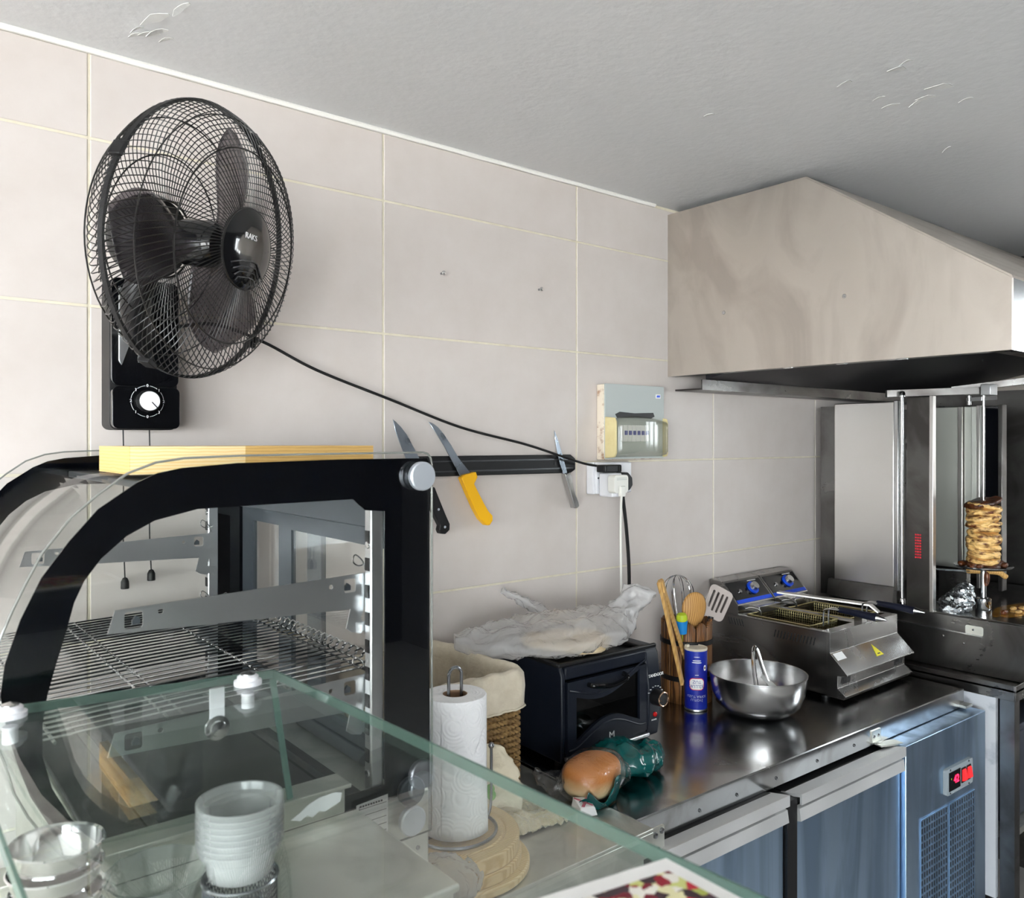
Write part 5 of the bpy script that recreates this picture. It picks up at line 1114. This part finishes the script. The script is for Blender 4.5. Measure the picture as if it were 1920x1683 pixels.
for k in range(13): MB().bar((fx0 - .0004, fy0 + .05 + k * .0105, ft - .040), (fx0 - .0004, fy0 + .044 + k * .0105, ft - .018), .0028, .001, up=(1, 0, 0)).build('vent_slot', 'black', df)
for k in range(6): MB().bar((fx0 - .0004, fy1 - .075 + k * .0095, ft - .028), (fx0 - .0004, fy1 - .067 + k * .0095, ft - .008), .0028, .001, up=(1, 0, 0)).build('vent_slot', 'black', df)
sn_ = Vector((0, -.05, -.05)); snn = Vector((0, -1, 1)).normalized()
def sp2(u, v, w): return Vector((fx0, fy0, cz + .132)) + Vector((u, 0, 0)) + Vector((0, -.7071, -.7071)) * v + Vector((0, -.7071, .7071)) * (w + .0006)
MB().prism([[(.195, .048), (.235, .048), (.214, .010)]], sp2, .0005).build('warning_sticker', 'warn', df, smooth=0)
MB().prism([[(.207, .040), (.222, .040), (.222, .043), (.207, .043)]], lambda u, v, w: sp2(u, v, w + .0006), .0003).build('sticker_print', 'black', df, smooth=0)
MB().prism([[(.008, .004), (.055, .004), (.055, .026), (.008, .026)]], sp2, .0005).build('white_sticker', 'paperwhite', df, smooth=0)
for x in (fx0 + .03, fx1 - .03):
    for y in (fy0 + .03, fy1 + .02): MB().cyl((x, y, cz), (x, y, cz + .013), .012).build('foot', 'black', df)
MB().box(xm - .012, xm + .012, fy0 + .004, fy0 + .028, ft + .004, ft + .020).build('basket_rest', 'steel_fryer', df)
# baskets
def fry_basket(xa, xb, y0, y1, zt, lab, hdx):
    t = thing('fry_basket', lab, 'basket', ((xa + xb) / 2, (y0 + y1) / 2, zt - .07), group='fry baskets')
    MB().tube([(xa, y0, zt), (xb, y0, zt), (xb, y1, zt), (xa, y1, zt)], .0026, 6, closed=True).build('rim', 'goldmesh', t)
    m_ = MB(); s_ = .0075; i_ = 0.006
    nx_ = int((xb - xa) / s_); nyy = int((y1 - y0) / s_)
    for k in range(nx_ + 1):
        x = xa + (xb - xa) * k / nx_; xi = xa + i_ + (xb - xa - 2 * i_) * k / nx_
        m_.tube([(x, y0, zt), (xi, y0 + i_, zt - .062), (xi, y1 - i_, zt - .062), (x, y1, zt)], .0007, 3)
    for k in range(nyy + 1):
        y = y0 + (y1 - y0) * k / nyy; yi = y0 + i_ + (y1 - y0 - 2 * i_) * k / nyy
        m_.tube([(xa, y, zt), (xa + i_, yi, zt - .062), (xb - i_, yi, zt - .062), (xb, y, zt)], .0007, 3)
    for k in range(1, 8):
        z = zt - .062 * k / 8; q = i_ * k / 8; m_.tube([(xa + q, y0 + q, z), (xb - q, y0 + q, z), (xb - q, y1 - q, z), (xa + q, y1 - q, z)], .0007, 3, closed=True)
    m_.build('mesh', 'goldmesh', t)
    xc = (xa + xb) / 2 + hdx
    for dx in (-.014, .014): MB().tube(smooth_path([(xc + dx, y0, zt - .01), (xc + dx, y0 - .001, zt + .028), (xc + dx, y0 - .010, zt + .040), (xc + dx * .6, y0 - .045, zt + .042)], 5), .0026, 8).build('handle_wire', 'chrome_r', t)
    MB().tube(smooth_path([(xc, y0 - .040, zt + .042), (xc + .002, y0 - .09, zt + .040), (xc + .004, y0 - .150, zt + .036)], 5), .0098, 12, rf=lambda q: .85 + .3 * q).build('grip', 'navy', t)
    MB().tube([(xc + .004, y0 - .150, zt + .036), (xc + .005, y0 - .165, zt + .035), (xc + .005, y0 - .178, zt + .034)], .010, 12, rf=lambda q: 1.1 - .9 * q).build('grip_cap', 'chrome_r', t)
fry_basket(fx0 + .022, xm - .022, fy0 + .075, fy1 - .075, ft + .006, 'mesh fry basket resting in the nearer fryer tank', .012)
fry_basket(xm + .024, fx1 - .020, fy0 + .060, fy1 - .090, ft + .003, 'mesh fry basket in the farther fryer tank, partly under the rail', .010)
ld = thing('basket_rail', 'narrow flat steel rail lying across the farther fryer tank', 'rail', (2.35, -.25, ft + .03))
MB().hexa([(2.292, fy1 - .06, ft + .046), (2.318, fy1 - .055, ft + .046), (2.430, fy0 + .052, ft + .030), (2.402, fy0 + .047, ft + .030), (2.292, fy1 - .06, ft + .052), (2.318, fy1 - .055, ft + .052), (2.430, fy0 + .052, ft + .036), (2.402, fy0 + .047, ft + .036)]).build('bar', 'steel_v', ld, bev=.001)
MB().hexa([(2.402, fy0 + .047, ft + .030), (2.430, fy0 + .052, ft + .030), (2.436, fy0 + .030, ft + .010), (2.414, fy0 + .026, ft + .010), (2.402, fy0 + .047, ft + .036), (2.430, fy0 + .052, ft + .036), (2.438, fy0 + .030, ft + .014), (2.416, fy0 + .026, ft + .014)]).build('bent_end', 'steel_v', ld, bev=.001)

# ================================================================== doner grill
gx = 2.64; tz0 = .912
dg = thing('doner_grill', 'vertical doner grill with steel side wings on the stand', 'grill', (2.95, -.40, tz0))
bb = MB().box(gx, 3.38, -.718, -.10, tz0, 1.080).build('base_box', 'steel_dark', dg, bev=.003)
MB().box(gx + .012, 3.37, -.705, -.35, 1.080, 1.082).build('drip_tray', 'steel_top', dg)
MB().prism([rrect(-.60, -.55, 1.030, 1.058, .006)], lambda u, v, w: (gx - w, u, v), .002).build('handle_plate', 'steel_sheet', bb)
MB().bar((gx - .004, -.34, 1.036), (gx - .004, -.60, 1.030), .004, .004).build('pull_rail', 'chrome_r', bb)
for (y, z) in ((-.485, 1.012), (-.545, 1.000), (-.572, 1.046)): MB().lathe([(.004, 0), (.0035, .002), (0, .003)], (gx, y, z), 10, Matrix.Rotation(math.radians(-90), 3, 'Y')).build('rivet', 'chrome', bb)
# burner body at the back
MB().box(gx + .02, 3.30, -.13, -.06, 1.082, 1.74).build('burner_back', 'steel_dark', dg)
wl = MB().box(gx, gx + .016, -.330, -.122, 1.140, 1.748).build('left_wing', 'steel_v', dg, bev=.003, label='tall brushed outer wing panel')
MB().box(gx - .002, gx + .018, -.345, -.330, 1.130, 1.752).build('wing_edge', 'chrome_r', wl, bev=.002)
MB().hexa([(gx - .01, -.33, 1.085), (gx + .02, -.33, 1.085), (gx + .02, -.10, 1.085), (gx - .01, -.10, 1.085), (gx, -.33, 1.140), (gx + .02, -.33, 1.140), (gx + .02, -.10, 1.140), (gx, -.10, 1.140)]).build('wing_skirt', 'steel_dark', dg)
MB().cyl((gx + .008, -.352, 1.09), (gx + .008, -.352, 1.77), .006, n=12).build('hinge_rod', 'chrome_r', dg)
for z in (1.100, 1.772): MB().lathe([(0, -.012), (.009, -.010), (.010, 0), (.007, .008), (0, .010)], (gx + .006, -.354, z), 14).build('hinge_knob', 'chrome', dg)
w2 = MB().box(gx - .002, gx + .014, -.445, -.372, 1.085, 1.760).build('front_wing', 'steel_dark', dg, bev=.002)
MB().box(gx - .006, gx + .016, -.456, -.445, 1.080, 1.762).build('wing_flange', 'steel_v', w2, bev=.001)
vm = MB()
for k in range(9):
    for q in range(3): vm.box(gx - .0028, gx - .0020, -.418 + .007 * q, -.413 + .007 * q, 1.245 + k * .009, 1.250 + k * .009)
vm.build('red_stamp', 'red', w2, label='small red printed stamp')
# right wing panels, facing the spit
for (y0, y1, m, x) in ((-.345, -.225, 'steel_pale', 3.10), (-.362, -.346, 'steel_v', 3.085), (-.392, -.364, 'steel_pale', 3.095), (-.412, -.394, 'steel_pale', 3.08), (-.480, -.425, 'blackpanel', 3.10)):
    MB().box(x, x + .012, y0, y1, 1.16, 1.742).build('right_wing_panel', m, dg, bev=.002)
MB().box(3.075, 3.11, -.424, -.412, 1.10, 1.745).build('right_wing_post', 'steel_v', dg, bev=.002)
MB().box(3.075, 3.115, -.496, -.482, 1.10, 1.745).build('right_wing_post', 'steel_dark', dg, bev=.002)
# top bar and spit holder
MB().bar((gx + .01, -.30, 1.775), (2.83, -.545, 1.782), .028, .022).build('top_bar', 'steel_dark', dg)
MB().box(2.79, 2.845, -.565, -.535, 1.765, 1.800).build('spit_clamp', 'alu', dg, bev=.002)
MB().bar((2.775, -.50, 1.752), (2.835, -.565, 1.757), .012, .012).build('clamp_lever', 'chrome_r', dg)
MB().cyl((2.780, -.505, 1.735), (2.780, -.505, 1.765), .007, n=12).build('clamp_pin', 'chrome_r', dg)
MB().cyl((2.800, -.540, 1.43), (2.800, -.540, 1.765), .0035, n=12).build('upper_spit', 'chrome_r', dg)
# spit with meat
sx_, sy_ = 2.800, -.540
ms = thing('doner_spit', 'short stack of grilled chicken doner on the vertical spit', 'meat', (sx_, sy_, 1.082))
MB().lathe([(0, 0), (.022, 0), (.023, .002), (.023, .034), (.018, .036), (.018, .030), (0, .030)], (sx_, sy_, 1.083), 28).build('spit_socket', 'chrome', ms)
MB().cyl((sx_, sy_, 1.085), (sx_, sy_, 1.23), .0085, n=16).build('spit_rod', 'chrome_r', ms)
MB().lathe([(0, 0), (.070, .002), (.083, .008), (.084, .011), (.070, .005), (0, .003)], (sx_, sy_, 1.212), 44).build('drip_plate', 'chrome_r', ms)
rz_ = random.Random(5); z = 1.219; k = 0
while z < 1.425:
    h = rz_.uniform(.010, .019); R0 = .049 * (1.0 + .06 * rz_.uniform(-1, 1)); ph = rz_.uniform(0, 6.28); tx, ty_ = rz_.uniform(-.2, .2), rz_.uniform(-.2, .2)
    mb = MB(); s0 = k * 3.1
    prof = [(0, 0), (R0 * .90, .0), (R0 * .985, h * .2), (R0 * 1.02, h * .55), (R0 * .97, h * .9), (R0 * .86, h * 1.08), (0, h)]
    mb.lathe(prof, (sx_, sy_, z), 36, fn=lambda r_, h_, a, s0=s0: r_ * (1 + .16 * nz((math.cos(a) * 1.6, math.sin(a) * 1.6, s0 + h_ * 20), 1.3) + .10 * nz((math.cos(a) * 4, math.sin(a) * 4, s0), 1.5)))
    for v_ in mb.v: v_.z += (v_.x - sx_) * tx + (v_.y - sy_) * ty_ + .006 * nz(v_, 30)
    mb.build('meat_slice', 'burnt' if (z + h > 1.425 or k == 0) else 'meat', ms, smooth=70); z += h * .80; k += 1
for q in range(16):
    a = rz_.uniform(0, 6.28); r_ = rz_.uniform(.045, .074)
    superell((sx_ + r_ * math.cos(a), sy_ + r_ * math.sin(a), 1.226), .014, .010, .008, .9, q, .006).build('burnt_crumb', 'burnt', ms, smooth=80)
superell((sx_ - .058, sy_ - .03, 1.190), .010, .010, .022, .9, 3, .008).build('burnt_crumb', 'burnt', ms, smooth=80)
# foil, scraps, grease, wooden handled knife
fo = MB(); crumple(fo, [(2.66, -.50, 1.090), (2.71, -.49, 1.098), (2.745, -.49, 1.112), (2.765, -.50, 1.140), (2.775, -.51, 1.160)], [(.02, .008), (.045, .014), (.045, .020), (.030, .018), (.010, .006)], nv=44, amp=.016, sc=40, seed=9.1)
one('foil_wrap', fo, 'foil', 'crumpled aluminium foil beside the spit on the drip tray', 'foil', smooth=25)
for q in range(14):
    x = 2.70 + .20 * rz_.random() + .01 * q; y = -.585 - .05 * rz_.random() - (x - 2.7) * .10
    c = (x, y, 1.0835 + .004)
    o = superell(c, .012 * rz_.uniform(.7, 1.3), .009, .0055 * rz_.uniform(.8, 1.5), .9, q * 1.3, .006)
    one('meat_scrap', o, 'burnt' if q % 3 else 'meat', 'browned meat scrap fallen on the drip tray around the spit foot', 'meat scrap', group='meat scraps on the drip tray', smooth=80)
def gr(u, v): a = 2 * math.pi * u; k_ = 1 + .25 * nz((math.cos(a), math.sin(a), 0), 2.0); return (2.88 + .17 * v * k_ * math.cos(a), -.615 + .055 * v * k_ * math.sin(a), 1.0826 + .0008 * (1 - v))
one('grease_pool', MB().grid(gr, 40, 5, cu=True), 'grease', 'yellow-brown grease spread over the drip tray', 'grease', smooth=80)
kn = thing('doner_knife', 'long knife with a pale wooden handle behind the spit', 'knife', (2.95, -.50, 1.16))
MB().tube(smooth_path([(2.86, -.47, 1.190), (2.92, -.50, 1.186), (2.965, -.525, 1.180), (2.985, -.54, 1.165)], 5), .009, 10).build('handle', 'stick', kn)
MB().bar((2.86, -.47, 1.190), (2.78, -.40, 1.195), .028, .002).build('blade', 'blademetal', kn)
MB().box(2.90, 2.93, -.45, -.36, 1.082, 1.178).build('rest', 'steel_dark', dg)
